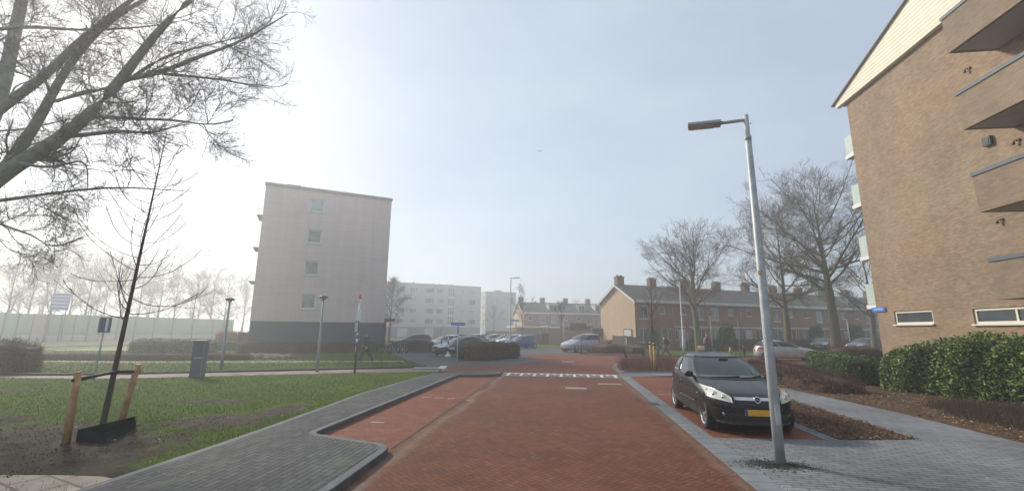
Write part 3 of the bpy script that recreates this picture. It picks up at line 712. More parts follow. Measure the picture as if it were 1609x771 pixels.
la = ['end house of the misty brick terrace with pale sunlit gable, behind the blue hatchback', 'second house of the misty terrace with a wide white dormer in its roof',
      'third house of the misty terrace with a small white dormer', 'fourth house of the misty terrace with a four pane white dormer', 'fifth house of the misty terrace, half hidden by the orange gable']
for i in range(5):
    o_ = (OA[0] + math.cos(AA) * UA * i, OA[1] + math.sin(AA) * UA * i)
    house(la[i], o_, AA, UA, 7.6, 5.5, 7.6, 'houses of the misty brick terrace', gable=M_brick_gable if i == 0 else None, door=doors[9 - i], variant=i + 1, lintel=False,
          dormer=[None, (.3, 3.2, 5.9, 7.15), (1.6, 3.2, 5.9, 7.1), (.2, 4.6, 5.9, 7.3), None][i], gable_right=(i == 4))
b = thing('garage_row', 'low flat roofed garage with white fascia in front of the misty terrace', 'garage', (OA[0] - .6, OA[1] - 6.5, 0), AA)
mb = MB(); mb.box((4.0, 1.5, 1.2), (9.5, 5, 2.4)); mb.build('wall', M_brick_row, b)
mb = MB(); mb.box((4.0, 1.4, 2.55), (9.9, 5.5, .3)); mb.build('fascia', M_wfr, b)
for k in range(3):
    mb = MB(); mb.box((1.2 + 2.8 * k, -1.04, 1.05), (2.3, .06, 2.0)); mb.build('garage_door', plain('olive garage door', (.14, .135, .12), .7, .1, 3), b)

# --- the yellow brown flat on the right
X0, Y0, LW = 15.16, 23.7, 20.6; ZT = 14.2
b = thing('brick_flat', 'big yellow brown brick flat with brick balconies and cream boarded gable on the right', 'building', (X0, Y0, 0), R(-90))
h1 = (1.12, 2.40, 3.30, 2.99); h2 = (5.15, 2.36, 9.9, 2.93)
mb = MB(); facade(mb, 0, LW, 0, ZT, 0, [h1, h2], .14); shell(mb, 0, LW, 0, ZT, 0, 14)
mb.build('wall', M_brick_big, b)
for h, ml in ((h1, ()), (h2, (.33, .66))):
    window(b, *h, .05, glassy('low dark basement window', (.035, .045, .055), .08), mull=ml, fw=.09, frame=plain('cream window frame', (.68, .64, .55), .5, .06, 3))
mb = MB(); mb.box((2.2, .11, 2.55), (.7, .02, .14)); mb.build('paper', M_sign_white, b)
pk = .325; rs = 10.3; zr = ZT + .15 + pk * (rs + .55)
mb = MB(); n = 18
pts = [(-.55, ZT - .12), (LW + .55, ZT - .12), (LW + .55, ZT + .15), (rs, zr), (-.55, ZT + .15)]
mb.add([(x, -.22, z) for x, z in pts] + [(x, -.004, z) for x, z in pts], [(0, 1, 2, 3, 4), (9, 8, 7, 6, 5)] + [(i, (i + 1) % 5, 5 + (i + 1) % 5, 5 + i) for i in range(5)])
def board_mat():
    mt, nt, bb = node_mat('cream gable boards'); v = coord(nt); sx = nt.nodes.new('ShaderNodeSeparateXYZ'); nt.links.new(v, sx.inputs[0])
    fr = math_n(nt, 'FRACT', math_n(nt, 'DIVIDE', sx.outputs[2], .18)); ln = math_n(nt, 'LESS_THAN', fr, .12)
    nt.links.new(mixc(nt, ln, mixc(nt, noise(nt, v, 2, 5), (.66, .61, .47), (.74, .69, .55)), (.30, .27, .2)), bb.inputs['Base Color'])
    bump(nt, bb, fr, .6, .02); bb.inputs['Roughness'].default_value = .6
    return mt
mb.build('gable_boards', board_mat(), b)
mb = MB()
for sg in (0, 1):
    xa, xb = (-.75, rs) if sg == 0 else (LW + .75, rs)
    za = ZT + .08
    mb.add([(xa, -.34, za), (xb, -.34, zr), (xb, 14.3, zr), (xa, 14.3, za), (xa, -.34, za + .06), (xb, -.34, zr + .06), (xb, 14.3, zr + .06), (xa, 14.3, za + .06)], [(0, 1, 2, 3), (4, 5, 6, 7), (0, 1, 5, 4), (3, 2, 6, 7), (0, 3, 7, 4)])
mb.build('roof', plain('grey roof edge', (.2, .195, .185), .8, .15, 3), b)
bx0 = 7.95
for zb, zt in ((11.75, 13.05), (8.84, 10.1), (5.93, 7.17), (3.08, 4.28)):
    bx1 = 18.5; yo = -1.54
    mb = MB(); mb.box(((bx0 + bx1) / 2, yo + .06, (zb + zt) / 2), (bx1 - bx0, .12, zt - zb)); mb.box((bx0 + .06, yo / 2 + .06, (zb + zt) / 2), (.12, -yo - .13, zt - zb)); mb.box((bx1 - .06, yo / 2 + .06, (zb + zt) / 2), (.12, -yo - .13, zt - zb))
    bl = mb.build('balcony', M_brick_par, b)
    mb = MB(); mb.box(((bx0 + bx1) / 2, yo / 2 + .01, zb + .075), (bx1 - bx0 - .26, -yo - .14, .14)); mb.build('balcony_floor', M_soffit, bl)
    mb = MB(); mb.box(((bx0 + bx1) / 2, yo + .06, zt + .06), (bx1 - bx0 + .06, .2, .12)); mb.box((bx0 + .06, yo / 2 + .08, zt + .058), (.18, -yo - .18, .11)); mb.build('coping', M_coping, bl)
for zb in (11.36, 8.58, 5.79, 3.32):
    mb = MB(); mb.box((-.47, .25, zb + .62), (.90, .06, 1.02)); mb.box((-.90, 2.6, zb + .62), (.05, 4.7, 1.02)); p = mb.build('gallery_panel', M_mint, b)
    mb = MB(); mb.box((-.46, 2.6, zb - .02), (.94, 4.9, .2)); mb.build('gallery_slab', M_wfr, p)
O_ = (X0, Y0); A_ = R(-90)
s, z = on_wall(1555, 222, O_, A_); mb = MB(); mb.box((s, -.06, z), (.30, .12, .32)); mb.box((s, -.125, z - .02), (.2, .02, .2)); mb.build('vent', M_black, b)
for px, py in ((1524, 109), (1602, 222), (1576, 347)):
    s, z = on_wall(px, py, O_, A_); mb = MB(); mb.box((s, -.03, z + .05), (.08, .06, .08)); mb.tube([(s, -.06, z + .05), (s - .06, -.11, z + .05), (s - .09, -.11, z)], .018, 6); mb.tube([(s - .09, -.11, z + .02), (s - .09, -.11, z - .08)], .045, 8); mb.build('wall_lamp', plain('brown lamp metal', (.12, .07, .05), .5, .2, 6), b)
s, z = on_wall(1560, 352, O_, A_)
t = thing('street_name_sign', 'blue street name plate on the corner of the yellow brown flat', 'sign', (X0, Y0, 3.02), R(-90))
mb = MB(); mb.box((.22, -.05, .1), (.9, .02, .22)); mb.build('plate', M_sign_blue, t, bevel=.004)
mb = MB(); mb.box((.22, -.0625, .12), (.62, .004, .06)); mb.build('lettering', plain('pale blue lettering', (.35, .45, .7), .5, .1, 30), t)
mb = MB(); mb.box((.05, -.025, .1), (.05, .05, .14)); mb.box((.42, -.025, .1), (.05, .05, .14)); mb.build('bracket', M_steel, t)

# ================================================================ TREES (bare winter crowns)
def tubes(groups):
    """groups: list of (P (B,N,3), R (B,N), sides) -> V, F quads"""
    VS, FS, off = [], [], 0
    for P, Rr, n in groups:
        B, N, _ = P.shape
        T = np.gradient(P, axis=1); T /= np.linalg.norm(T, axis=2, keepdims=True) + 1e-9
        ref = np.tile(np.array([.31, .17, .93]), (B, N, 1)); ref[np.abs((T * ref).sum(2)) > .9] = (.9, -.3, .1)
        U = np.cross(T, ref); U /= np.linalg.norm(U, axis=2, keepdims=True) + 1e-9
        W_ = np.cross(T, U)
        a = np.arange(n) * 2 * np.pi / n
        V = P[:, :, None, :] + Rr[:, :, None, None] * (np.cos(a)[None, None, :, None] * U[:, :, None, :] + np.sin(a)[None, None, :, None] * W_[:, :, None, :])
        VS.append(V.reshape(-1, 3))
        idx = np.arange(B * N * n).reshape(B, N, n) + off
        nx = np.roll(idx, -1, axis=2)
        F = np.stack([idx[:, :-1], nx[:, :-1], nx[:, 1:], idx[:, 1:]], -1).reshape(-1, 4)
        FS.append(F); off += B * N * n
    return np.concatenate(VS), np.concatenate(FS)
def sample(P, Rr, b, t):
    N = P.shape[1]; x = t * (N - 1); i = np.clip(x.astype(int), 0, N - 2); f = (x - i)[:, None]
    p = P[b, i] * (1 - f) + P[b, i + 1] * f; tn = P[b, i + 1] - P[b, i]; tn /= np.linalg.norm(tn, axis=1, keepdims=True) + 1e-9
    return p, tn, Rr[b, i] * (1 - f[:, 0]) + Rr[b, i + 1] * f[:, 0]
def sprout(P, Rr, per, t0, t1, L, ang, up, wob, npts, rr, rmin, rng, taper=.75, Lpow=.4, Labs=None, droop=0, shape=None):
    B = P.shape[0]
    if B == 0: return np.zeros((0, npts, 3)), np.zeros((0, npts))
    plen = np.linalg.norm(np.diff(P, axis=1), axis=2).sum(1)
    cnt = rng.poisson(per * np.clip(plen / plen.mean(), .3, 2.5)) if B > 1 else np.array([int(per)])
    b = np.repeat(np.arange(B), cnt)
    if len(b) == 0: return np.zeros((0, npts, 3)), np.zeros((0, npts))
    t = rng.uniform(t0, t1, len(b))
    if B == 1: t = t0 + (t1 - t0) * (np.arange(len(b)) + rng.uniform(0, 1, len(b))) / len(b)
    p, tn, r = sample(P, Rr, b, t)
    rv = rng.normal(size=(len(b), 3)); rv -= tn * (rv * tn).sum(1, keepdims=True); rv /= np.linalg.norm(rv, axis=1, keepdims=True)
    if B == 1:
        az = np.arange(len(b)) * 2.4 + rng.normal(0, .35, len(b)); e1 = np.cross(tn, [.9, .1, .3]); e1 /= np.linalg.norm(e1, axis=1, keepdims=True); e2 = np.cross(tn, e1)
        rv = e1 * np.cos(az)[:, None] + e2 * np.sin(az)[:, None]
    a = np.radians(rng.normal(ang, ang * .2, len(b)))
    if shape: a = a * np.interp((t - t0) / (t1 - t0), [0, 1], [1.25, .55])
    a = a[:, None]
    d = tn * np.cos(a) + rv * np.sin(a)
    tt = (t - t0) / (t1 - t0 + 1e-9)
    ln = (np.full(len(b), Labs) if Labs else L * plen[b]) * rng.uniform(.65, 1.2, len(b))
    ln = ln * (np.interp(tt, [0, .25, .6, 1], shape) if shape else (1 - tt * Lpow))
    r0 = np.maximum(np.minimum(r * .8, r * rr), rmin)
    Q = np.zeros((len(b), npts, 3)); Q[:, 0] = p
    st = (ln / (npts - 1))[:, None]
    for k in range(1, npts):
        d = d + rng.normal(size=d.shape) * wob; d[:, 2] += up - droop * k / npts
        d /= np.linalg.norm(d, axis=1, keepdims=True)
        Q[:, k] = Q[:, k - 1] + d * st
    RR = np.maximum(r0[:, None] * (1 - taper * np.linspace(0, 1, npts)[None, :]), rmin * .8)
    return Q, RR
def tree(name, label, cat, loc, stem, stem_r, levels, seed, bark, twig, group=None, extra=None, part=('trunk', 'crown'), sides=(10, 6, 4, 3, 3)):
    """stem: polyline in local metres; levels: dicts for sprout; the first `thick` levels belong to the trunk part"""
    rng = np.random.default_rng(seed)
    t = thing(name, label, cat, loc, 0, group)
    gens = [(np.array([stem], float), np.array([stem_r], float))]
    cur = gens
    if extra:
        cur = [(np.array([resample(pl, 16)], float), np.array([np.interp(np.linspace(0, 1, 16), np.linspace(0, 1, len(rl)), rl)])) for pl, rl in extra]; gens = gens + cur
        cur = [(np.concatenate([q[0] for q in cur]), np.concatenate([q[1] for q in cur]))]
    base = gens
    thick = [(g[0], g[1], sides[0]) for g in base]; fine = []
    for li, lv in enumerate(levels):
        out = []
        for P, Rr in cur:
            out.append(sprout(P, Rr, rng=rng, **{k: v for k, v in lv.items() if k != 'keep'}))
        npts = out[0][0].shape[1]
        P = np.concatenate([q[0] for q in out]); Rr = np.concatenate([q[1] for q in out])
        (thick if lv.get('keep') else fine).append((P, Rr, sides[min(li + 1, len(sides) - 1)]))
        cur = [(P, Rr)]
    V, F = tubes(thick); me = arrays_mesh(part[0], V, F, bark, True); link(part[0], me, t)
    V, F = tubes(fine); me = arrays_mesh(part[1], V, F, twig, False); link(part[1], me, t)
    return t
def resample(pts, n):
    pts = np.array(pts, float); s = np.r_[0, np.cumsum(np.linalg.norm(np.diff(pts, axis=0), axis=1))]
    q = np.linspace(0, s[-1], n)
    # smooth by Catmull-like cubic through numpy polynomial pieces: linear then blur
    out = np.stack([np.interp(q, s, pts[:, k]) for k in range(3)], 1)
    for _ in range(2): out[1:-1] = .25 * out[:-2] + .5 * out[1:-1] + .25 * out[2:]
    return out

# --- the big old tree at the left edge: its limbs are traced one by one and given their own depths
def limb(pxs, D0, D1, r0, r1, n=14):
    r0, r1 = r0 * .78, r1 * .8
    P = [at_depth(x, y, D0 + (D1 - D0) * i / (len(pxs) - 1)) for i, (x, y) in enumerate(pxs)]
    return resample(P, n), np.linspace(r0, r1, n)
TB = flat(-120, 11.6)
limbs = [
    limb([(-60, 330), (-26, 300), (0, 270), (43, 248), (107, 214), (146, 180), (171, 148), (197, 124), (223, 77), (248, 43), (300, 0), (345, -40)], 11.6, 10.8, .28, .06, 20),
    limb([(197, 124), (257, 116), (300, 92), (338, 81), (377, 68), (411, 47), (452, 22)], 11.2, 10.6, .10, .015),
    limb([(257, 116), (317, 122), (360, 126), (390, 135), (425, 139)], 11.0, 10.2, .055, .010),
    limb([(205, 124), (252, 90), (300, 77), (342, 68), (400, 52)], 11.2, 11.8, .06, .010),
    limb([(146, 182), (193, 186), (240, 188), (291, 188), (317, 199), (345, 198), (366, 188)], 11.3, 10.6, .075, .010),
    limb([(107, 214), (158, 210), (193, 203), (227, 212), (261, 205), (300, 188)], 11.4, 12.2, .085, .012),
    limb([(0, 275), (26, 240), (56, 201), (81, 154), (90, 124), (111, 98), (141, 64), (171, 26), (223, 4), (270, -25)], 11.6, 12.8, .19, .05, 18),
    limb([(-60, 225), (-25, 190), (10, 160), (43, 141), (75, 122), (95, 92), (130, 58), (168, 30), (200, 8), (235, -25)], 11.8, 12.3, .20, .06, 18),
    limb([(-90, 330), (-40, 240), (-5, 180), (8, 130), (16, 80), (26, 40), (38, -15), (45, -60)], 12.3, 13.4, .27, .17, 16),
    limb([(-30, 50), (0, 44), (40, 42), (75, 40), (110, 51), (160, 46), (240, 44), (300, 30)], 12.4, 11.5, .08, .012),
    limb([(-60, 322), (0, 316), (60, 306), (140, 296), (200, 292), (245, 298), (290, 300)], 11.4, 10.6, .075, .010),
    limb([(30, 255), (60, 264), (90, 262), (115, 256), (135, 243), (140, 262), (137, 300)], 11.3, 10.8, .06, .010),
    limb([(81, 160), (120, 150), (165, 140), (230, 118), (275, 92), (320, 66)], 12.0, 12.6, .06, .010),
    limb([(90, 160), (130, 142), (155, 138), (190, 160), (230, 162)], 11.8, 11.2, .045, .008),
    limb([(-60, 205), (0, 207), (60, 200), (110, 186), (150, 182)], 12.6, 13, .05, .010),
    limb([(-70, 340), (-20, 345), (30, 362), (60, 372), (80, 392)], 11.2, 10.5, .06, .010),
    limb([(-60, 250), (0, 243), (60, 224), (120, 206), (180, 180)], 13.2, 14, .05, .010),
]
base = np.array([TB[0], TB[1], 0])
for q in limbs: q[0][:] = q[0] - base
trunk_top = limbs[0][0][0]
stem = resample([(0, 0, -.1), (.02, .0, 1.2), (.0, .02, 2.6), tuple(trunk_top * .6 + np.array([0, 0, .9])), tuple(trunk_top)], 12)
tree('old_tree', 'huge bare old tree whose spreading limbs fill the upper left corner', 'tree', tuple(base), stem, np.linspace(.62, .36, 12),
     [dict(per=11, t0=.10, t1=1, L=1, Labs=1.5, ang=46, up=.02, wob=.17, npts=10, rr=.22, rmin=.012, keep=True),
      dict(per=7, t0=.12, t1=1, L=1, Labs=.95, ang=44, up=.025, wob=.19, npts=7, rr=.55, rmin=.0065),
      dict(per=6, t0=.12, t1=1, L=1, Labs=.50, ang=42, up=.03, wob=.20, npts=5, rr=.6, rmin=.004),
      dict(per=3.2, t0=.2, t1=1, L=1, Labs=.24, ang=40, up=.03, wob=.2, npts=4, rr=.6, rmin=.003)],
     11, plain('grey olive old bark', (.19, .198, .16), .95, .3, 4, bmp=.5, bscale=18), M_twig, extra=limbs)

# --- street trees on the right
def street_tree(label, px, D, H, fork, spread, r0, seed, bark=M_bark, head=.93, gen=(9, 9, 6, 3), lean=0.0, ang=38, name='bare_tree', group='bare trees in front of the long terrace', twig=M_twig, up=.035, dense=1.0):
    x, y = flat(px, D); rng = np.random.default_rng(seed)
    n = 14; z = np.linspace(-.1, H * head, n)
    wob = np.cumsum(rng.normal(0, .035, (n, 2)), 0) * H / 14
    st = np.stack([wob[:, 0] + lean * z, wob[:, 1], z], 1)
    rr = np.interp(z / H, [0, .03, .12, fork, min(fork + .18, head - .05), head], [r0 * 1.35, r0 * 1.1, r0 * .9, r0 * .75, r0 * .42, r0 * .04])
    t0 = fork * .95 / head
    return tree(name, label, 'tree', (x, y, 0), st, rr,
        [dict(per=gen[0], t0=t0, t1=.97, L=1, Labs=H * spread, ang=ang, up=up, wob=.075, npts=11, rr=.48, rmin=.03, keep=True, taper=.85, shape=(.85, 1.0, .8, .30)),
         dict(per=gen[1] * dense, t0=.12, t1=1, L=1, Labs=H * .15, ang=40, up=.03, wob=.11, npts=7, rr=.55, rmin=.014, Lpow=.35),
         dict(per=gen[2] * dense, t0=.1, t1=1, L=1, Labs=H * .078, ang=38, up=.03, wob=.13, npts=5, rr=.6, rmin=.009, Lpow=.3),
         dict(per=gen[3] * dense, t0=.1, t1=1, L=1, Labs=H * .045, ang=36, up=.03, wob=.14, npts=4, rr=.65, rmin=.0075, Lpow=.3)], seed, bark, twig, group, sides=(9, 6, 4, 3, 3))
street_tree('pale mossy bare tree, leftmost of the big trees before the long terrace', 1098, 43, 15.6, .255, .50, .32, 21, M_bark_pale, gen=(15, 12, 7, 4), lean=-.03, ang=52, up=.012, head=.58)
street_tree('dense bare tree between the pale mossy tree and the thickest tree', 1238, 44, 14.4, .28, .54, .33, 22, gen=(24, 11, 7, 4), ang=60, up=.02, lean=-.015)
street_tree('tallest bare tree with the thickest trunk, right of the street lamp', 1311, 40, 15.6, .36, .58, .43, 23, gen=(28, 11, 7, 4), ang=58, up=.022, lean=-.03)
street_tree('bare tree partly hidden behind the corner of the yellow brown flat', 1372, 46, 12.0, .27, .42, .32, 24, gen=(16, 9, 6, 4), ang=58)
street_tree('misty bare tree between the mauve flat and the long apartment block', 612, 72, 10.0, .25, .40, .24, 25, gen=(18, 9, 6, 4), ang=52, group=None)
street_tree('young bare tree in front of the end gable of the misty terrace', 821, 66, 8.0, .3, .45, .12, 26, gen=(10, 7, 4, 2), ang=35, group=None)
street_tree('slim young tree in front of the misty terrace, left of the silver van', 882, 56, 5.6, .45, .3, .05, 27, gen=(9, 5, 3, 1), ang=30, group=None)
street_tree('small faint bare tree before the distant grey flat', 776, 92, 7.5, .3, .45, .12, 28, gen=(9, 6, 4, 1.5), group=None)
# --- misty wood edge behind the noise barrier
protos = []
spots_ = [(8, 64, 14), (40, 70, 13), (75, 62, 14.5), (104, 74, 15), (130, 66, 13), (160, 78, 15), (186, 69, 13.5), (214, 82, 15), (243, 72, 12.5), (270, 84, 14), (300, 76, 12), (328, 88, 13.5), (352, 78, 11.5), (380, 92, 12.5), (-40, 66, 15), (-85, 62, 14), (60, 86, 16), (145, 92, 16), (230, 95, 15), (310, 98, 15), (20, 90, 16)]
for i, (px, D, H) in enumerate(spots_):
    lb = 'grey bare tree in the mist behind the green noise barrier at left'
    if i < 4:
        protos.append(street_tree(lb, px, D, 14, .20, .30, .20, 40 + i, gen=(18, 8, 5, 3), ang=36, group='misty trees behind the noise barrier'))
        protos[-1].scale = (1.15, 1.15, H / 14)
    else:
        x, y = flat(px, D); dup(protos[i % 4], (x, y, 0), random.uniform(0, 6.3), lb, (1.15, 1.15, H / 14))
for i, px in enumerate((640, 700, 850, 905, 960)):
    x, y = flat(px, 150 + 12 * (i % 3)); dup(protos[i % 4], (x, y, 0), i * 1.3, ['faint tree behind the left part of the long apartment block', 'faint tree behind the middle of the long apartment block', 'faint treetop behind the misty terrace near its gable', 'faint treetop behind the middle of the misty terrace', 'faint treetop between the misty terrace and the orange gable'][i], .85)
for i, px in enumerate((1010, 1205, 1335)):
    x, y = flat(px, 95 + 6 * i); dup(protos[(i + 1) % 4], (x, y, 0), i * 2.1, ['faint tree rising behind the roof near the orange gable', 'faint tree behind the middle of the long terrace roof', 'faint tree behind the right end of the long terrace roof'][i], .8)
# --- young trees held by stakes
def young_tree(label, loc, top, r0, levels, seed, bark, twig, base=0):
    n = 12; st = np.array([[top[0] * q ** 1.15, top[1] * q, top[2] * q] for q in np.linspace(0, 1, n)]); st[0, 2] = base
    return tree('young_tree', label, 'tree', loc, st, np.linspace(r0, .006, n), levels, seed, bark, twig)
sx, sy = spot(160, 672, .085)
D_ = float(np.array([sx, sy, 0]) @ HF)
tp = at_depth(262, 208, D_ + .4) - np.array([sx, sy, .085])
young_tree('young dark stemmed tree leaning right between two timber stakes on the lawn', (sx, sy, .085), tp, .054,
           [dict(per=44, t0=.31, t1=.97, L=.27, ang=82, up=.11, wob=.06, npts=11, rr=.30, rmin=.008, Lpow=.72), dict(per=3.2, t0=.3, t1=.95, L=.42, ang=35, up=.06, wob=.07, npts=6, rr=.6, rmin=.0035), dict(per=.8, t0=.3, t1=.95, L=.5, ang=30, up=.05, wob=.07, npts=4, rr=.6, rmin=.003)],
           5, M_bark_dark, plain('dark young twigs', (.09, .055, .05), .9, .3, 6))
def stakes(label, ends, tops, r, mat, tie, group=None, tie_h=.06):
    t = thing('tree_stake', label, 'tree stakes', (*ends[0], 0), 0, group)
    o = np.array([ends[0][0], ends[0][1], 0])
    for e, p in zip(ends, tops):
        mb = MB(); a = np.array([e[0], e[1], 0]) - o; q = np.array(p) - o
        mb.tube([a, a * .5 + q * .5, q], [r * 1.02, r, r * .98], 10); mb.build('post', mat, t)
    return t
e0, e1 = spot(103, 697, .085), spot(187, 672, .085)
d0, d1 = [float(np.array([*e, 0]) @ HF) for e in (e0, e1)]
q0, q1 = at_depth(123, 585, d0), at_depth(217, 573, d1)
for e, q, lb in ((e0, q0, 'left timber stake of the young tree, nearer the camera'), (e1, q1, 'right timber stake of the young tree on the lawn')):
    t = thing('tree_stake', lb, 'tree stake', (*e, .085), 0, 'stakes of the young tree on the lawn')
    mb = MB(); v = q - np.array([*e, .085]); mb.tube([(0, 0, -.05), tuple(v * .5), tuple(v)], [.058, .056, .053], 10); mb.build('post', M_wood, t)
    mb = MB(); mb.tube([tuple(v * .995), tuple(v * 1.012)], .055, 10); mb.build('sawn_top', plain('sawn timber end', (.5, .36, .2), .8, .2, 20), t)
tr = np.array([sx, sy, 0]) + (tp * ((q0[2]) / tp[2]) ); tr[2] = q0[2] - .10
a_, c_ = q0 + np.array([0, 0, -.12]), q1 + np.array([0, 0, -.12])
mb = MB()
for k in (-.02, .02):
    mb.tube([a_ + np.array([.0, k * 3, 0]), a_ * .5 + tr * .5 + np.array([0, k, .0]), tr + np.array([0, k * 2.5, 0]), tr * .5 + c_ * .5 + np.array([0, k, 0]), c_ + np.array([0, k * 3, 0])], .028, 6)
tag(mb.build('tree_tie', M_rubber), 'black rubber band tying the young tree to its two stakes', 'tree tie')
mb = MB(); u_ = np.array([e1[0] - e0[0], e1[1] - e0[1]]); 
pl = [(e0[0] + .04, e0[1] + .12), (e0[0] + .62, e0[1] + .10), (e1[0] + .40, e1[1] - .05), (e1[0] + .10, e1[1] + .22)]
outer_ = [(*p, .06) for p in pl]; hts = (.20, .16, .15, .18)
vs = outer_ + [(p[0], p[1], .085 + h) for p, h in zip(pl, hts)] + [(p[0] * .97 + sx * .03, p[1] * .97 + sy * .03, .085 + h - .02) for p, h in zip(pl, hts)] + [(p[0] * .97 + sx * .03, p[1] * .97 + sy * .03, .11) for p in pl]
fs = []
for i in range(4):
    j = (i + 1) % 4
    fs += [(i, j, 4 + j, 4 + i), (4 + i, 4 + j, 8 + j, 8 + i), (8 + i, 8 + j, 12 + j, 12 + i)]
fs.append((12, 13, 14, 15)); mb.add(vs, fs)
tag(mb.build('root_guard', plain('dark grey watering sheet', (.016, .017, .019), .9, .3, 5, bmp=.5, bscale=12, spec=.1)), 'low dark watering collar round the foot of the young tree', 'root guard')
# island tree with two yellow stakes
ix, iy = spot(1026, 580, .08); Di = float(np.array([ix, iy, 0]) @ HF)
tp2 = at_depth(1023, 443, Di) - np.array([ix, iy, .08])
young_tree('slim reddish young tree between two yellow stakes in the road island bed', (ix, iy, .08), tp2, .040,
           [dict(per=30, t0=.36, t1=.97, L=.24, ang=36, up=.05, wob=.06, npts=7, rr=.4, rmin=.006), dict(per=4, t0=.25, t1=.95, L=.42, ang=35, up=.04, wob=.07, npts=5, rr=.6, rmin=.004)], 9, plain('reddish young bark', (.075, .05, .045), .9, .3, 8), M_twig_red)
for px, pyb, pyt, pxt, lb in ((1024.5, 577, 537, 1021, 'left yellow stake of the island tree'), (1028.5, 581, 538, 1027, 'right yellow stake of the island tree')):
    e = spot(px, pyb, .08); D1_ = float(np.array([*e, 0]) @ HF); q = at_depth(pxt, pyt, D1_)
    t = thing('tree_stake', lb, 'tree stake', (*e, .08), 0, 'yellow stakes in the road island')
    mb = MB(); v = q - np.array([*e, .08]); mb.tube([(0, 0, -.05), tuple(v)], [.055, .052], 9); mb.build('post', M_stakeY, t)
    mb = MB(); mb.tube([tuple(v * .9), tuple(v * .96)], .06, 9); mb.build('tie_band', M_black, t)

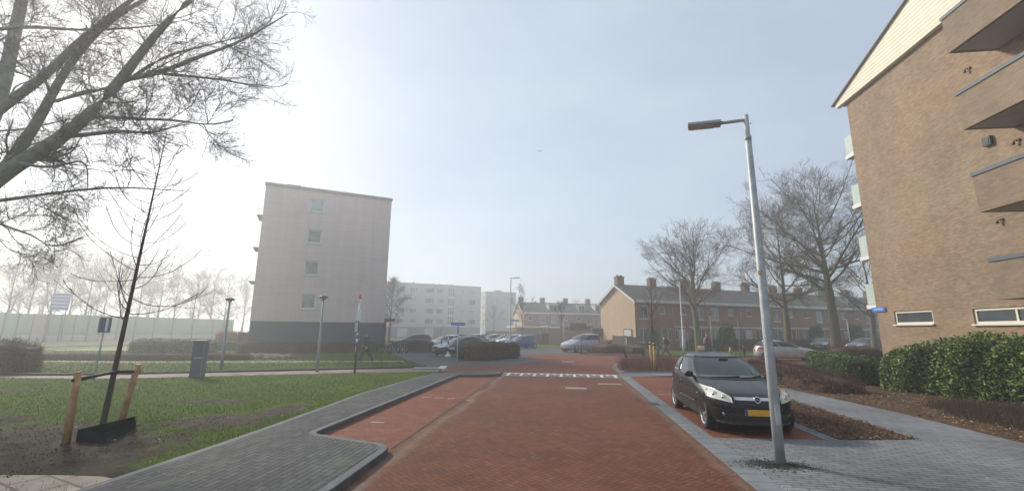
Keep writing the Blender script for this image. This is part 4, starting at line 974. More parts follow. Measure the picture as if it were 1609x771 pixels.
# ================================================================ HEDGES AND GROUND COVER
def leaf_quads(P, N_, size, aspect, rng, fold=.0):
    n = len(P)
    d = rng.normal(size=(n, 3)) + N_ * .6; d -= 0; d /= np.linalg.norm(d, axis=1, keepdims=True)
    nn = N_ + rng.normal(size=(n, 3)) * .7; u = np.cross(d, nn); u /= np.linalg.norm(u, axis=1, keepdims=True) + 1e-9
    s = size * rng.uniform(.6, 1.3, n)[:, None]
    V = np.stack([P - d * s * .5, P + u * s * aspect * .5, P + d * s * .5, P - u * s * aspect * .5], 1).reshape(-1, 3)
    return V, np.arange(n * 4).reshape(n, 4)
def rounded_hedge(name, label, path, width, height, leaf, n, mat, core, rng_seed, cat='hedge', group=None, stems=None, lump=.12, aspect=.45, depth=.18, base=.06, hvar=None, twigs=0, twigmat=None):
    """hedge along a path of ground points; leaves sit in a shell round a twiggy core"""
    rng = np.random.default_rng(rng_seed)
    path = np.array(path, float); sl_ = np.linalg.norm(np.diff(path, axis=0), axis=1); cum = np.r_[0, np.cumsum(sl_)]; L = cum[-1]
    t = thing(name, label, cat, (path[0][0], path[0][1], 0), 0, group)
    org = np.array([path[0][0], path[0][1], 0])
    def frame(s):
        x = np.interp(s, cum, path[:, 0]); y = np.interp(s, cum, path[:, 1])
        x2 = np.interp(np.minimum(s + .05, L), cum, path[:, 0]) - np.interp(np.maximum(s - .05, 0), cum, path[:, 0]); y2 = np.interp(np.minimum(s + .05, L), cum, path[:, 1]) - np.interp(np.maximum(s - .05, 0), cum, path[:, 1])
        k = np.hypot(x2, y2) + 1e-9; return x, y, x2 / k, y2 / k
    ph = rng.uniform(0, 6.28, 6)
    def lumps(s, th): return 1 + lump * (np.sin(s * 1.9 + ph[0]) * .4 + np.sin(s * 4.3 + th * 2 + ph[1]) * .35 + np.sin(s * 8.1 + th * 5 + ph[2]) * .35)
    def shell_pt(s, th, k):            # th 0..pi over the top from side to side
        hv = height if hvar is None else height * np.interp(s / L, np.linspace(0, 1, len(hvar)), hvar)
        c, q = np.cos(th), np.sin(th); e = 2 / 4.5
        cy = np.sign(c) * np.abs(c) ** e * width / 2; cz = np.abs(q) ** e * hv
        endk = np.clip(np.minimum(s, L - s) / (width * .35), 0, 1) ** .4
        f = lumps(s, th) * k
        cy = cy * f * (.55 + .45 * endk); cz = cz * (1 + (f - 1) * .6) * (.72 + .28 * endk)
        x, y, tx, ty = frame(s)
        return np.stack([x - ty * cy, y + tx * cy, base + np.maximum(cz, 0)], 1), np.stack([-ty * c, tx * c, q], 1)
    s = rng.uniform(0, L, n); u = rng.uniform(0, 1, n)
    th = np.where(u < .36, np.arcsin(np.clip(rng.uniform(0, 1, n) ** 2.2, 0, 1)), np.where(u < .72, np.pi - np.arcsin(np.clip(rng.uniform(0, 1, n) ** 2.2, 0, 1)), rng.uniform(.3, np.pi - .3, n)))
    k = 1 - depth * rng.uniform(0, 1, n) ** 1.5
    P, Nn = shell_pt(s, th, k)
    # ends
    ne = int(n * width / (L * 2 + width) * .8)
    se = np.where(rng.uniform(0, 1, ne) < .5, 0.02, L - .02); the = rng.uniform(0, np.pi, ne); ke = rng.uniform(.05, 1, ne) ** .6
    Pe, Ne = shell_pt(se, the, ke); x, y, tx, ty = frame(se); sg = np.where(se < L / 2, -1, 1)
    Pe[:, 0] += tx * sg * rng.uniform(0, .15, ne); Pe[:, 1] += ty * sg * rng.uniform(0, .15, ne); Pe[:, 2] = base + (Pe[:, 2] - base) * rng.uniform(.1, 1, ne)
    Ne[:, 0] += tx * sg; Ne[:, 1] += ty * sg
    V, F = leaf_quads(np.concatenate([P, Pe]) - org, np.concatenate([Nn, Ne]), leaf, aspect, rng)
    link('foliage', arrays_mesh('foliage', V, F, mat), t)
    ns, nt_ = max(6, int(L / .35)), 11
    S, T = np.meshgrid(np.linspace(.03, L - .03, ns), np.linspace(0, np.pi, nt_), indexing='ij')
    P, _ = shell_pt(S.ravel(), T.ravel(), np.full(S.size, .84)); P -= org
    idx = np.arange(S.size).reshape(ns, nt_)
    F = np.stack([idx[:-1, :-1], idx[1:, :-1], idx[1:, 1:], idx[:-1, 1:]], -1).reshape(-1, 4)
    me = arrays_mesh('branches', P, F, core); bm_ = bmesh.new(); bm_.from_mesh(me)
    for row in (idx[0], idx[-1]):
        bm_.verts.ensure_lookup_table(); bm_.faces.new([bm_.verts[i] for i in row])
    bm_.to_mesh(me); bm_.free()
    link('branches', me, t)
    if twigs:
        s = rng.uniform(.1, L - .1, twigs); th = rng.uniform(.2, np.pi - .2, twigs); P, Nn = shell_pt(s, th, np.full(twigs, .8)); P -= org
        d = Nn + rng.normal(size=Nn.shape) * .45; d[:, 2] += .7; d /= np.linalg.norm(d, axis=1, keepdims=True)
        ln = rng.uniform(.15, .42, twigs)[:, None] * min(1, height)
        Q = np.stack([P, P + d * ln * .5, P + d * ln + rng.normal(size=P.shape) * .03], 1)
        V, F = tubes([(Q, np.tile(np.array([.006, .004, .003]), (twigs, 1)), 3)]); link('twigs', arrays_mesh('twigs', V, F, twigmat), t)
    return t
M_laurel = leafy('laurel leaves', [(.048, .088, .020), (.078, .132, .030), (.110, .178, .040), (.15, .22, .05), (.30, .30, .09)], .48, spec=.3)
M_green = leafy('box green leaves', [(.032, .066, .016), (.058, .115, .028), (.088, .15, .038)], .5)
M_brownleaf = leafy('brown hedge twigs and leaves', [(.11, .058, .040), (.16, .086, .058), (.21, .12, .082), (.13, .072, .052)], .7, spec=.15)
M_brownhedge = leafy('olive brown hedge leaves', [(.085, .062, .032), (.125, .09, .046), (.08, .074, .032), (.15, .11, .055)], .7, spec=.15)
M_orangehedge = leafy('rust hedge leaves', [(.16, .075, .035), (.22, .10, .045), (.12, .06, .035), (.19, .11, .06)], .7, spec=.15)
M_darkhedge = leafy('dark brown clipped hedge', [(.085, .056, .034), (.13, .086, .052), (.095, .085, .038), (.165, .11, .065)], .7, spec=.15)
M_redbed = leafy('red brown ground shrubs', [(.15, .05, .036), (.20, .07, .05), (.24, .095, .062), (.12, .045, .034)], .7, spec=.15)
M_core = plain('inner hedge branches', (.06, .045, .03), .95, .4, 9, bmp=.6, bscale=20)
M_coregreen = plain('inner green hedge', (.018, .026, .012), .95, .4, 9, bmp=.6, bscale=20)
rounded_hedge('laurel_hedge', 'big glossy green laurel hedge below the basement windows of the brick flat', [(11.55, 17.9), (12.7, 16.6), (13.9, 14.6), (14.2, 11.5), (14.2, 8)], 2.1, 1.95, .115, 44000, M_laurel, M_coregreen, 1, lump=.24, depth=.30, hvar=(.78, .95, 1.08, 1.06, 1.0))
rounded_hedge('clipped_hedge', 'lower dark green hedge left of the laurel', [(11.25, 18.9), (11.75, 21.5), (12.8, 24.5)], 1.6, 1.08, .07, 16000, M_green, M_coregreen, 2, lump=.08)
rounded_hedge('twig_hedge', 'red brown twiggy shrubs beside the path behind the black car', [(9.1, 16.2), (8.75, 18.2), (8.6, 20.5), (9.1, 22.5)], 1.7, .66, .05, 18000, M_brownleaf, M_core, 3, lump=.22, depth=.4, twigs=2600, twigmat=M_twig_red, hvar=(.55, .95, 1, 1))
rounded_hedge('beech_hedge', 'rusty beech hedge at the corner of the brick flat, behind the green hedge', [(15.6, 28.2), (17.0, 29.6), (19.0, 30.2)], 1.2, 1.15, .06, 7000, leafy('beech leaves', [(.13, .05, .03), (.18, .075, .04), (.10, .045, .03)], .7), M_core, 4, lump=.1)
fx = lambda *p: [spot(*q) for q in p]
rounded_hedge('clipped_hedge', 'dark brown clipped hedge island behind the blue street sign', fx((728, 565), (770, 563), (805, 561)), 2.3, 1.1, .085, 13000, M_darkhedge, M_core, 5, lump=.14, depth=.3, twigs=900, twigmat=M_twig)
rounded_hedge('clipped_hedge', 'olive brown hedge block left of the parked cars, beside the bicycles', fx((640, 552), (680, 552.5)), 1.5, .98, .06, 7000, M_brownhedge, M_core, 6, lump=.06)
rounded_hedge('clipped_hedge', 'thin rust brown hedge along the foot of the mauve flat', fx((372, 557.5), (480, 556), (592, 553.5)), .8, .95, .06, 12000, M_orangehedge, M_core, 7, lump=.1)
rounded_hedge('clipped_hedge', 'long low brown hedge beside the sandy path at left', fx((62, 566.5), (200, 567), (300, 567), (394, 566)), .8, .42, .05, 11000, M_brownhedge, M_core, 8, lump=.1, base=.03)
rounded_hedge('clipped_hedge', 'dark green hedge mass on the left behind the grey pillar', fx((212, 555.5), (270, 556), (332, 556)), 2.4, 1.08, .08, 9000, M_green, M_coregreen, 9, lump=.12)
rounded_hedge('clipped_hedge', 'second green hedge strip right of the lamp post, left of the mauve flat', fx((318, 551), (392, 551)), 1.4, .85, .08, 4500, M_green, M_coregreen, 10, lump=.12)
rounded_hedge('clipped_hedge', 'small orange red shrub row left of the mauve flat', fx((338, 546), (376, 546)), 1.2, 1.6, .12, 1800, leafy('orange leaves', [(.42, .10, .04), (.5, .16, .06), (.3, .09, .04)], .7), M_core, 11, lump=.2)
rounded_hedge('shrub', 'dusky red brown bush at the far left edge beside the cycle path', fx((-70, 587), (0, 586.5), (48, 585.5)), 2.4, 1.35, .07, 8000, M_brownleaf, M_core, 12, lump=.25, depth=.4, twigs=900, twigmat=M_twig_red)
rounded_hedge('shrub', 'low reddish shrubs in the bed beside the silver van', fx((938, 555), (975, 554), (1004, 556)), 2.6, .75, .06, 8000, M_redbed, M_core, 13, lump=.25, depth=.5)
rounded_hedge('shrub', 'knee high red brown shrubs right behind the silver van', fx((952, 546), (975, 546)), 3.0, 1.0, .07, 3500, M_redbed, M_core, 14, lump=.2, depth=.4)
rounded_hedge('clipped_hedge', 'long dull brown front hedge along the gardens of the long terrace', [(OB[0] + ga[0] * s - gb[0] * -0 + math.sin(AB) * 4.6, OB[1] + ga[1] * s - math.cos(AB) * 4.6) for s in (3, 18, 34, 50)], .8, 1.25, .08, 22000, M_brownhedge, M_core, 15, lump=.06)
rounded_hedge('clipped_hedge', 'dark square hedge between the silver van and the pale garden fence', fx((947, 539.5), (966, 539.5)), 1.2, 1.5, .08, 3000, M_darkhedge, M_core, 16, lump=.06)
for px, D, H, Wd, lb in ((1142.5, 47.5, 2.7, 1.45, 'round evergreen bush in a garden left of the dark red door'), (1026, 49, 2.3, 1.3, 'evergreen bush behind the slim island tree'), (1282, 57, 2.9, 1.4, 'grey green bush before the terrace above the dark car'), (1345, 62, 3.2, 1.6, 'dim evergreen near the far end of the long terrace')):
    x, y = flat(px, D)
    rounded_hedge('evergreen_bush', lb, [(x - Wd * .45, y), (x + Wd * .45, y + .3)], Wd, H, .12, 3500, M_green, M_coregreen, int(px), cat='bush', lump=.15)
# scatter helpers for the uncountable
def in_poly(x, y, poly):
    r = np.zeros(len(x), bool); n = len(poly)
    for i in range(n):
        x0, y0 = poly[i]; x1, y1 = poly[(i + 1) % n]
        c = ((y0 > y) != (y1 > y)) & (x < (x1 - x0) * (y - y0) / (y1 - y0 + 1e-12) + x0); r ^= c
    return r
def scatter(poly, n, rng, near=None):
    a = np.array(poly); lo_, hi_ = a.min(0), a.max(0); X, Y = [], []
    got = 0
    while got < n:
        x = rng.uniform(lo_[0], hi_[0], n * 2); y = rng.uniform(lo_[1], hi_[1], n * 2); k = in_poly(x, y, poly)
        if near: k &= rng.uniform(0, 1, n * 2) < np.minimum(1, (near / np.hypot(x, y)) ** 2)
        X.append(x[k]); Y.append(y[k]); got += k.sum()
    return np.concatenate(X)[:n], np.concatenate(Y)[:n]
def blades(name, poly, n, h, wd, z, mat, seed, near=None, avoid=None):
    rng = np.random.default_rng(seed); x, y = scatter(poly, n, rng, near)
    if avoid is not None:
        k = rng.uniform(0, 1, len(x)) < np.clip((avoid(x, y) - .75) / .5, .06, 1); x, y = x[k], y[k]
    n = len(x); a = rng.uniform(0, 6.28, n); hh = h * rng.uniform(.4, 1.2, n); le = rng.normal(0, .45, (n, 2)) * hh[:, None]
    w_ = wd * np.maximum(1, np.hypot(x, y) / 14)
    c, s = np.cos(a) * w_, np.sin(a) * w_
    V = np.stack([np.stack([x - c, y - s, np.full(n, z)], 1), np.stack([x + c, y + s, np.full(n, z)], 1), np.stack([x + le[:, 0], y + le[:, 1], z + hh], 1)], 1).reshape(-1, 3)
    o = link(name, arrays_mesh(name, V, np.arange(n * 3).reshape(n, 3), mat)); o['kind'] = 'stuff'; return o
M_blade = leafy('grass blades', [(.068, .120, .010), (.095, .158, .014), (.122, .188, .022), (.155, .165, .045)], .7, spec=.15)
blades('lawn_grass', lawn, 120000, .05, .0045, .083, M_blade, 3, near=9.5, avoid=dirt_at)
blades('verge_grass', vz, 40000, .07, .007, .05, M_blade, 4, near=22)
blades('far_grass', verge_r, 12000, .07, .012, .03, M_blade, 5)
def litter(name, poly, n, size, z, mat, seed, near=None, zj=.03):
    rng = np.random.default_rng(seed); x, y = scatter(poly, n, rng, near)
    P = np.stack([x, y, z + rng.uniform(0, zj, n)], 1)
    V, F = leaf_quads(P, np.tile(np.array([0, 0, 1.]), (n, 1)), size, .6, rng)
    V[:, 2] = z + (V[:, 2] - z) * .6; V[:, 2] = np.maximum(V[:, 2], z)
    o = link(name, arrays_mesh(name, V, F, mat)); o['kind'] = 'stuff'; return o
M_litter = leafy('fallen leaves', [(.17, .085, .045), (.27, .15, .075), (.10, .055, .035), (.40, .27, .16), (.08, .045, .03)], .8, spec=.1)
litter('leaf_litter', bed2, 22000, .07, .062, M_litter, 6, near=13)
litter('leaf_litter', inset(bedpoly, -.07), 7500, .06, .03, leafy('bed leaf crumbs', [(.15, .085, .055), (.22, .13, .085), (.09, .055, .04), (.27, .18, .12)], .8), 7, zj=.06)
litter('leaf_litter', isl, 1500, .05, .082, M_litter, 8)
grit = leafy('grit and leaf bits', [(.30, .25, .20), (.12, .08, .05), (.45, .42, .36), (.06, .05, .04)], .9, spec=.1)
litter('road_grit', [(-4.6, 8.4), (-2.6, 8.4), (-2.6, 19), (-4.6, 19)], 260, .03, .004, grit, 31, near=12, zj=.004)
litter('road_grit', [(2.0, 5), (2.8, 5), (2.8, 21), (2.0, 21)], 240, .03, .0085, grit, 32, near=9, zj=.004)
litter('road_grit', [(-2.9, 5), (2.4, 5), (2.4, 21), (-2.9, 21)], 130, .028, .004, grit, 33, near=9, zj=.004)
litter('road_grit', [(-5.7, 5.5), (-3.0, 5.5), (-4.7, 12), (-5.7, 16)], 60, .04, .116, grit, 34, near=9, zj=.004)
litter('road_grit', [(2.9, 6), (8.3, 6), (8.3, 9.6), (5, 9.4), (2.9, 9.2)], 90, .03, .024, grit, 35, near=9, zj=.004)
clods = leafy('soil clods', [(.045, .036, .029), (.085, .068, .052), (.12, .098, .075), (.03, .026, .022)], .95, spec=.1)
litter('soil_clods', [(-17, 4.6), (-7.2, 4.6), (-6.4, 8.8), (-7.5, 9.3), (-10, 8.2), (-17, 8.6)], 7000, .035, .0855, clods, 15, near=7.5, zj=.03)
litter('lawn_leaves', lawn, 260, .05, .09, leafy('pale stray leaves', [(.35, .3, .2), (.22, .14, .08), (.5, .48, .42)], .8), 9, near=9)
def dry_stems(name, poly, n, h, mat, seed, z, zj=.3, near=None):
    rng = np.random.default_rng(seed); x, y = scatter(poly, n, rng, near)
    d = rng.normal(size=(n, 3)) * .55; d[:, 2] = 1; d /= np.linalg.norm(d, axis=1, keepdims=True)
    P = np.stack([x, y, np.full(n, z)], 1); ln = (h * rng.uniform(.4, 1.2, n))[:, None]
    Q = np.stack([P, P + d * ln * .5, P + d * ln + rng.normal(size=(n, 3)) * .04 * h / .3], 1)
    V, F = tubes([(Q, np.tile(np.array([.006, .0045, .003]), (n, 1)) * 1.0, 3)])
    o = link(name, arrays_mesh(name, V, F, mat)); o['kind'] = 'stuff'; return o
dry_stems('dry_ground_cover', inset(bedpoly, .12), 3200, .11, leafy('dry bed stems', [(.16, .095, .065), (.22, .135, .09), (.11, .07, .05)], .9), 11, .028)
dry_stems('dry_ground_cover', [(9.3, 7), (9.15, 12.2), (9.8, 14.0), (11.2, 14.6), (12.6, 13.0), (13.0, 7)], 5600, .26, leafy('grey green dry stems', [(.06, .06, .036), (.075, .06, .042), (.10, .055, .04), (.055, .065, .034)], .9), 12, .06)
dry_stems('dry_ground_cover', inset(isl, .35), 2600, .5, leafy('island red stems', [(.16, .07, .05), (.2, .1, .07), (.10, .05, .035)], .9), 13, .08)

# ================================================================ VEHICLES
PROF = {   # half length 1: (height, front x, rear x, half width) in metres for a 4 m car
 'hatch': [(.17, 1.84, -1.80, .74), (.24, 1.95, -1.92, .82), (.36, 2.0, -1.98, .852), (.52, 2.0, -2.0, .866), (.64, 1.985, -1.99, .868), (.72, 1.93, -1.98, .862), (.79, 1.80, -1.965, .856), (.86, 1.56, -1.945, .848), (.925, 1.27, -1.92, .838), (.985, 1.0, -1.885, .82),
           (1.08, .80, -1.83, .785), (1.2, .55, -1.75, .735), (1.31, .30, -1.62, .67), (1.385, .08, -1.48, .61), (1.44, -.18, -1.28, .51), (1.472, -.45, -1.02, .37), (1.488, -.7, -.80, .12)],
 'wagon': [(.19, 2.1, -2.1, .76), (.26, 2.22, -2.2, .83), (.38, 2.27, -2.26, .86), (.54, 2.27, -2.27, .872), (.66, 2.24, -2.26, .872), (.74, 2.15, -2.255, .866), (.80, 1.95, -2.245, .86), (.87, 1.65, -2.23, .85), (.93, 1.36, -2.21, .84), (.985, 1.12, -2.19, .82),
           (1.08, .90, -2.13, .785), (1.2, .62, -2.05, .735), (1.31, .34, -1.95, .68), (1.39, .10, -1.83, .635), (1.445, -.20, -1.62, .56), (1.475, -.5, -1.35, .42), (1.484, -.75, -1.05, .16)],
 'mpv': [(.20, 2.12, -2.12, .78), (.28, 2.26, -2.24, .85), (.42, 2.32, -2.30, .885), (.60, 2.32, -2.31, .9), (.74, 2.27, -2.31, .9), (.84, 2.14, -2.305, .895), (.92, 1.93, -2.30, .885), (1.0, 1.66, -2.29, .875), (1.07, 1.42, -2.28, .86), (1.12, 1.28, -2.27, .84),
         (1.24, 1.0, -2.23, .80), (1.38, .68, -2.18, .755), (1.50, .38, -2.1, .70), (1.60, .08, -2.0, .645), (1.66, -.22, -1.82, .57), (1.69, -.55, -1.55, .42), (1.70, -.8, -1.2, .16)],
}
class CarShape:
    def __init__(s, kind, L=None, hs=1.0):
        p = np.array(PROF[kind], float)
        t = np.r_[0, np.cumsum(np.linalg.norm(np.diff(p[:, :3] * np.array([1.6, 1, 1])), axis=1) if False else np.sqrt((np.diff(p[:, :3], axis=0) ** 2).sum(1)))]
        q = np.linspace(0, t[-1], 64); q = np.unique(np.r_[q, t])
        from_ = lambda k: s.herm(t, p[:, k], q)
        s.z, s.xf, s.xr, s.w = from_(0), from_(1), from_(2), from_(3)
        s.z = np.maximum.accumulate(s.z + np.arange(len(s.z)) * 1e-6)
        if L: k = L / (p[:, 1].max() - p[:, 2].min()); s.xf = s.xf * k; s.xr = s.xr * k
        s.z *= hs; s.zb = s.z[-1]; s.n = np.interp(s.z / s.z[-1], [0, .5, .66, .9, 1], [7, 7, 5, 4, 2.4]); s.m = np.interp(s.z / s.z[-1], [0, .35, .66, 1], [3.0, 2.6, 2.5, 2.2])
    @staticmethod
    def herm(t, y, q):
        d = np.gradient(y, t); h = np.diff(t); dl = np.diff(y) / h
        for i in range(1, len(y) - 1):
            d[i] = 0 if dl[i - 1] * dl[i] <= 0 else 2 / (1 / dl[i - 1] + 1 / dl[i])
        d[0], d[-1] = dl[0], dl[-1]
        i = np.clip(np.searchsorted(t, q) - 1, 0, len(t) - 2); u = (q - t[i]) / h[i]
        return (2 * u**3 - 3 * u**2 + 1) * y[i] + (u**3 - 2 * u**2 + u) * h[i] * d[i] + (-2 * u**3 + 3 * u**2) * y[i + 1] + (u**3 - u**2) * h[i] * d[i + 1]
    def at(s, z): g = lambda a: np.interp(z, s.z, a); return g(s.xf), g(s.xr), g(s.w), g(s.n), g(s.m)
    def y(s, x, z):
        f, r, w_, n, m_ = s.at(z); a = (f - r) / 2; c = (f + r) / 2
        return w_ * np.maximum(1 - np.abs(np.clip((x - c) / a, -1, 1)) ** n, 0) ** (1 / m_)
    def x(s, y, z, front=True):
        f, r, w_, n, m_ = s.at(z); a = (f - r) / 2; c = (f + r) / 2
        return c + (1 if front else -1) * a * np.maximum(1 - np.abs(np.clip(y / w_, -1, 1)) ** m_, 0) ** (1 / n)
    def ring(s, i, K=72):
        th = np.linspace(0, 2 * np.pi, K, endpoint=False)
        f, r, w_, n, m_ = s.xf[i], s.xr[i], s.w[i], s.n[i], s.m[i]
        # even spread of points round a squarish outline
        c, q = np.cos(th), np.sin(th)
        k = (np.abs(c) ** n + np.abs(q) ** m_) ** -(1 / 3.2)
        X = np.sign(c) * np.abs(c); Y = np.sign(q) * np.abs(q)
        # project the direction on the outline
        lo = np.zeros(K); hi_ = np.full(K, 1.6)
        for _ in range(30):
            mid = (lo + hi_) / 2; v = np.abs(mid * X) ** n + np.abs(mid * Y) ** m_; lo = np.where(v < 1, mid, lo); hi_ = np.where(v < 1, hi_, mid)
        return np.stack([(f + r) / 2 + (f - r) / 2 * lo * X, w_ * lo * Y, np.full(K, s.z[i])], 1)
def patch(fn, A_, B_, nu, nv, off, mat, name, parent, edge=0.0):
    """surface patch fn(u,v)->point, pushed out along its normal by off and given thickness"""
    U, V = np.meshgrid(np.linspace(*A_, nu), np.linspace(*B_, nv), indexing='ij')
    P = np.array([[fn(u, v) for u, v in zip(ru, rv)] for ru, rv in zip(U, V)], float)
    du = np.gradient(P, axis=0); dv = np.gradient(P, axis=1); N_ = np.cross(du, dv); N_ /= np.linalg.norm(N_, axis=2, keepdims=True) + 1e-9
    cen = np.array([0, 0, .7])
    if ((P - cen) * N_).sum() < 0: N_ = -N_
    top = P + N_ * off; bot = P - N_ * .006
    idx = np.arange(nu * nv).reshape(nu, nv); n0 = nu * nv
    F = [(idx[i, j], idx[i + 1, j], idx[i + 1, j + 1], idx[i, j + 1]) for i in range(nu - 1) for j in range(nv - 1)]
    rim = [idx[i, 0] for i in range(nu)] + [idx[-1, j] for j in range(1, nv)] + [idx[i, -1] for i in range(nu - 2, -1, -1)] + [idx[0, j] for j in range(nv - 2, 0, -1)]
    F += [(rim[k], rim[(k + 1) % len(rim)], rim[(k + 1) % len(rim)] + n0, rim[k] + n0) for k in range(len(rim))]
    mb = MB(); mb.sm = True; mb.add(np.concatenate([top.reshape(-1, 3), bot.reshape(-1, 3)]).tolist(), F)
    return mb.build(name, mat, parent)
def wheel(parent, x, y, r, alloy=True, w=.19, spokes=5, near=False):
    sg = 1 if y > 0 else -1
    M_ = Matrix.Translation((x, y, r))
    mb = MB(); T = M_ @ Matrix.Rotation(-math.pi / 2 * sg, 4, 'X')   # +z of the lathe points outwards
    mb.lathe([(r * .66, -w / 2), (r * .93, -w / 2), (r, -w * .36), (r, w * .36), (r * .94, w / 2), (r * .70, w / 2), (r * .66, w * .38)], 28, T)
    wh = mb.build('wheel', M_rubber, parent)
    mb = MB()
    mb.lathe([(r * .69, w * .30), (r * .70, w * .49), (r * .665, w * .50), (r * .62, w * .36)], 28, T)
    mb.lathe([(.001, w * .34), (r * .16, w * .34), (r * .17, w * .42), (r * .12, w * .46), (.001, w * .46)], 14, T)
    for k in range(spokes):
        a = 2 * math.pi * k / spokes + .3
        for da in (-.14, .14):
            mb.box((0, 0, 0), (r * .52, r * .075, w * .16), M=T @ Matrix.Rotation(a + da, 4, 'Z') @ Matrix.Translation((r * .40, 0, w * .36)))
    mb.build('rim', M_alloy if alloy else plain('grey hub cap', (.32, .33, .34), .4, .1, 5, metal=.3), wh)
    mb = MB(); mb.lathe([(.001, w * .1), (r * .64, w * .1), (r * .66, w * .18), (.001, w * .18)], 20, T); mb.build('brake_disc', M_dkgrey, wh)
    return wh
def car(label, kind, loc, heading, mat, L=None, hs=1.0, group=None, near=False, name='parked_car', plate=True, alloy=True, doors=2, grille=None, hood_bar=False, cat='car', yellow_front=False):
    S = CarShape(kind, L, hs)
    root = thing(name, label, cat, (*loc, 0), heading, group)
    K = 96 if near else 64
    V = np.concatenate([S.ring(i, K) for i in range(len(S.z))]); nz = len(S.z)
    F = [(i * K + k, i * K + (k + 1) % K, (i + 1) * K + (k + 1) % K, (i + 1) * K + k) for i in range(nz - 1) for k in range(K)]
    F += [tuple(range(K - 1, -1, -1)), tuple((nz - 1) * K + k for k in range(K))]
    half = S.xf.max(); rearx = -S.xr.min()
    r = .305 if kind != 'mpv' else .325
    xa, xb = half - (.73 if kind == 'hatch' else .86 if kind == 'wagon' else .88), -(rearx - (.70 if kind == 'hatch' else .86 if kind == 'wagon' else .80))
    me = bpy.data.meshes.new('body'); me.from_pydata(V.tolist(), [], F); me.update()
    body = link('body', me, root)
    cut = MB()
    for x in (xa, xb):
        for sg in (1, -1):
            cut.tube([(x, sg * 1.2, r + .015), (x, sg * .60, r + .015)], r + .05, 28)
    cm = cut.build('cutter', M_black)
    md = body.modifiers.new('arch', 'BOOLEAN'); md.object = cm; md.operation = 'DIFFERENCE'; md.solver = 'EXACT'
    bpy.context.view_layer.update()
    dg = bpy.context.evaluated_depsgraph_get()
    nm = bpy.data.meshes.new_from_object(body.evaluated_get(dg)); body.modifiers.clear(); body.data = nm
    bpy.data.objects.remove(cm)
    nm.materials.clear(); nm.materials.append(mat); nm.materials.append(M_black)
    zh = S.z[-1]
    for p in nm.polygons:
        c = p.center; p.use_smooth = True; p.material_index = 0
        inw = min(math.hypot(c.x - xa, c.z - r - .015), math.hypot(c.x - xb, c.z - r - .015)) < r + .046 and abs(c.y) < .9
        if inw and (abs(p.normal.y) > .9 and abs(c.y) < .66 or abs(p.normal.y) < .3): p.material_index = 1
        if c.z < .20 or p.normal.z < -.8: p.material_index = 1
    try: nm.set_sharp_from_angle(angle=R(38))
    except Exception: pass
    G = M_carglass
    zw0 = np.interp(.665, S.z / zh, S.z); zw1 = np.interp(.945, S.z / zh, S.z)
    # windscreen and rear window
    ws = patch(lambda u, v: (S.x(u * S.at(v)[2] * .90, v, True), u * S.at(v)[2] * .90, v), (-1, 1), (zw0 + .015, zw1), 17, 9, .006, G, 'windshield', root)
    patch(lambda u, v: (S.x(u * S.at(v)[2] * .84, v, False), u * S.at(v)[2] * .84, v), (-1, 1), (zw0 + .04, zw1 - .02), 13, 7, .006, G, 'rear_window', root)
    # side windows, split by a pillar
    zs0, zs1 = zw0 - .005, np.interp(.93, S.z / zh, S.z)
    def fr(z): return S.at(z)[0] - (.34 + (z - zs0) * .02)
    def rr(z): return S.at(z)[1] + (.30 if kind == 'hatch' else .26)
    if kind == 'hatch': splits = [(0, .56), (.59, 1)] if doors == 2 else [(0, .44), (.465, .86), (.88, 1)]
    elif kind == 'wagon': splits = [(0, .36), (.38, .68), (.70, 1)]
    else: splits = [(0, .10), (.12, .42), (.44, .74), (.76, 1)]
    for sg in (1, -1):
        for a, c in splits:
            def fn(u, v, sg=sg, a=a, c=c):
                rise = .05 * (a + (c - a) * u) if kind == 'hatch' else 0
                z = zs0 + rise + (zs1 - zs0 - rise) * v; f = a + (c - a) * u; x = fr(z) * (1 - f) + rr(z) * f
                return (x, sg * S.y(x, z), z)
            patch(fn, (0, 1), (0, 1), 9, 7, .005, G, 'side_window', root)
        def trimf(u, v, sg=sg):
            x = fr(zs0) * (1 - u) + rr(zs0) * u; z = zs0 - .03 + .02 * v + (.05 * u if kind == 'hatch' else 0); return (x, sg * S.y(x, z), z)
        if near: patch(trimf, (0, 1), (0, 1), 12, 2, .006, M_black, 'window_trim', root)
        # mirror
        mx = fr(zs0 + .03) - .05; my = S.y(mx, zs0)
        mb = MB(); mb.ball((mx - .0, sg * (my + .12), zs0 + .06), (.075, .105, .072), 10); mb.tube([(mx, sg * (my - .02), zs0 + .0), (mx, sg * (my + .08), zs0 + .03)], .022, 6); mb.build('mirror', mat if near else M_black, root)
        # headlamps swept round the corner, tail lamps
        zl0, zl1 = (.60 if kind != 'mpv' else .68) * hs, (.80 if kind != 'mpv' else .88) * hs
        def hl(u, v, sg=sg):
            yy = (.45 + .36 * u) ; zlo = zl0 + .02 + .065 * u; zhi = zl0 + .11 + (zl1 - zl0 + .055) * .78 * u ** .8 - .03 * u * u
            z = zlo * (1 - v) + zhi * v; w_ = S.at(z)[2]; y_ = min(yy, .965 * w_); return (S.x(y_, z), sg * y_, z)
        h_ = patch(hl, (0, 1), (0, 1), 12, 7, .010, M_lamp_glass, 'headlight', root)
        if near:
            for q, rad in ((.34, .05), (.68, .055)):
                c = hl(q, .48); mb = MB(); mb.ball((c[0] - .005, c[1], c[2]), (.035, rad, rad), 10); mb.build('reflector', plain('chrome reflector', (.62, .60, .55), .12, .05, 9, metal=.9), h_)
            c = hl(.90, .62); mb = MB(); mb.ball((c[0], c[1], c[2]), (.03, .022, .03), 8); mb.build('indicator', plain('amber indicator', (.55, .30, .10), .25, .1, 9), h_)
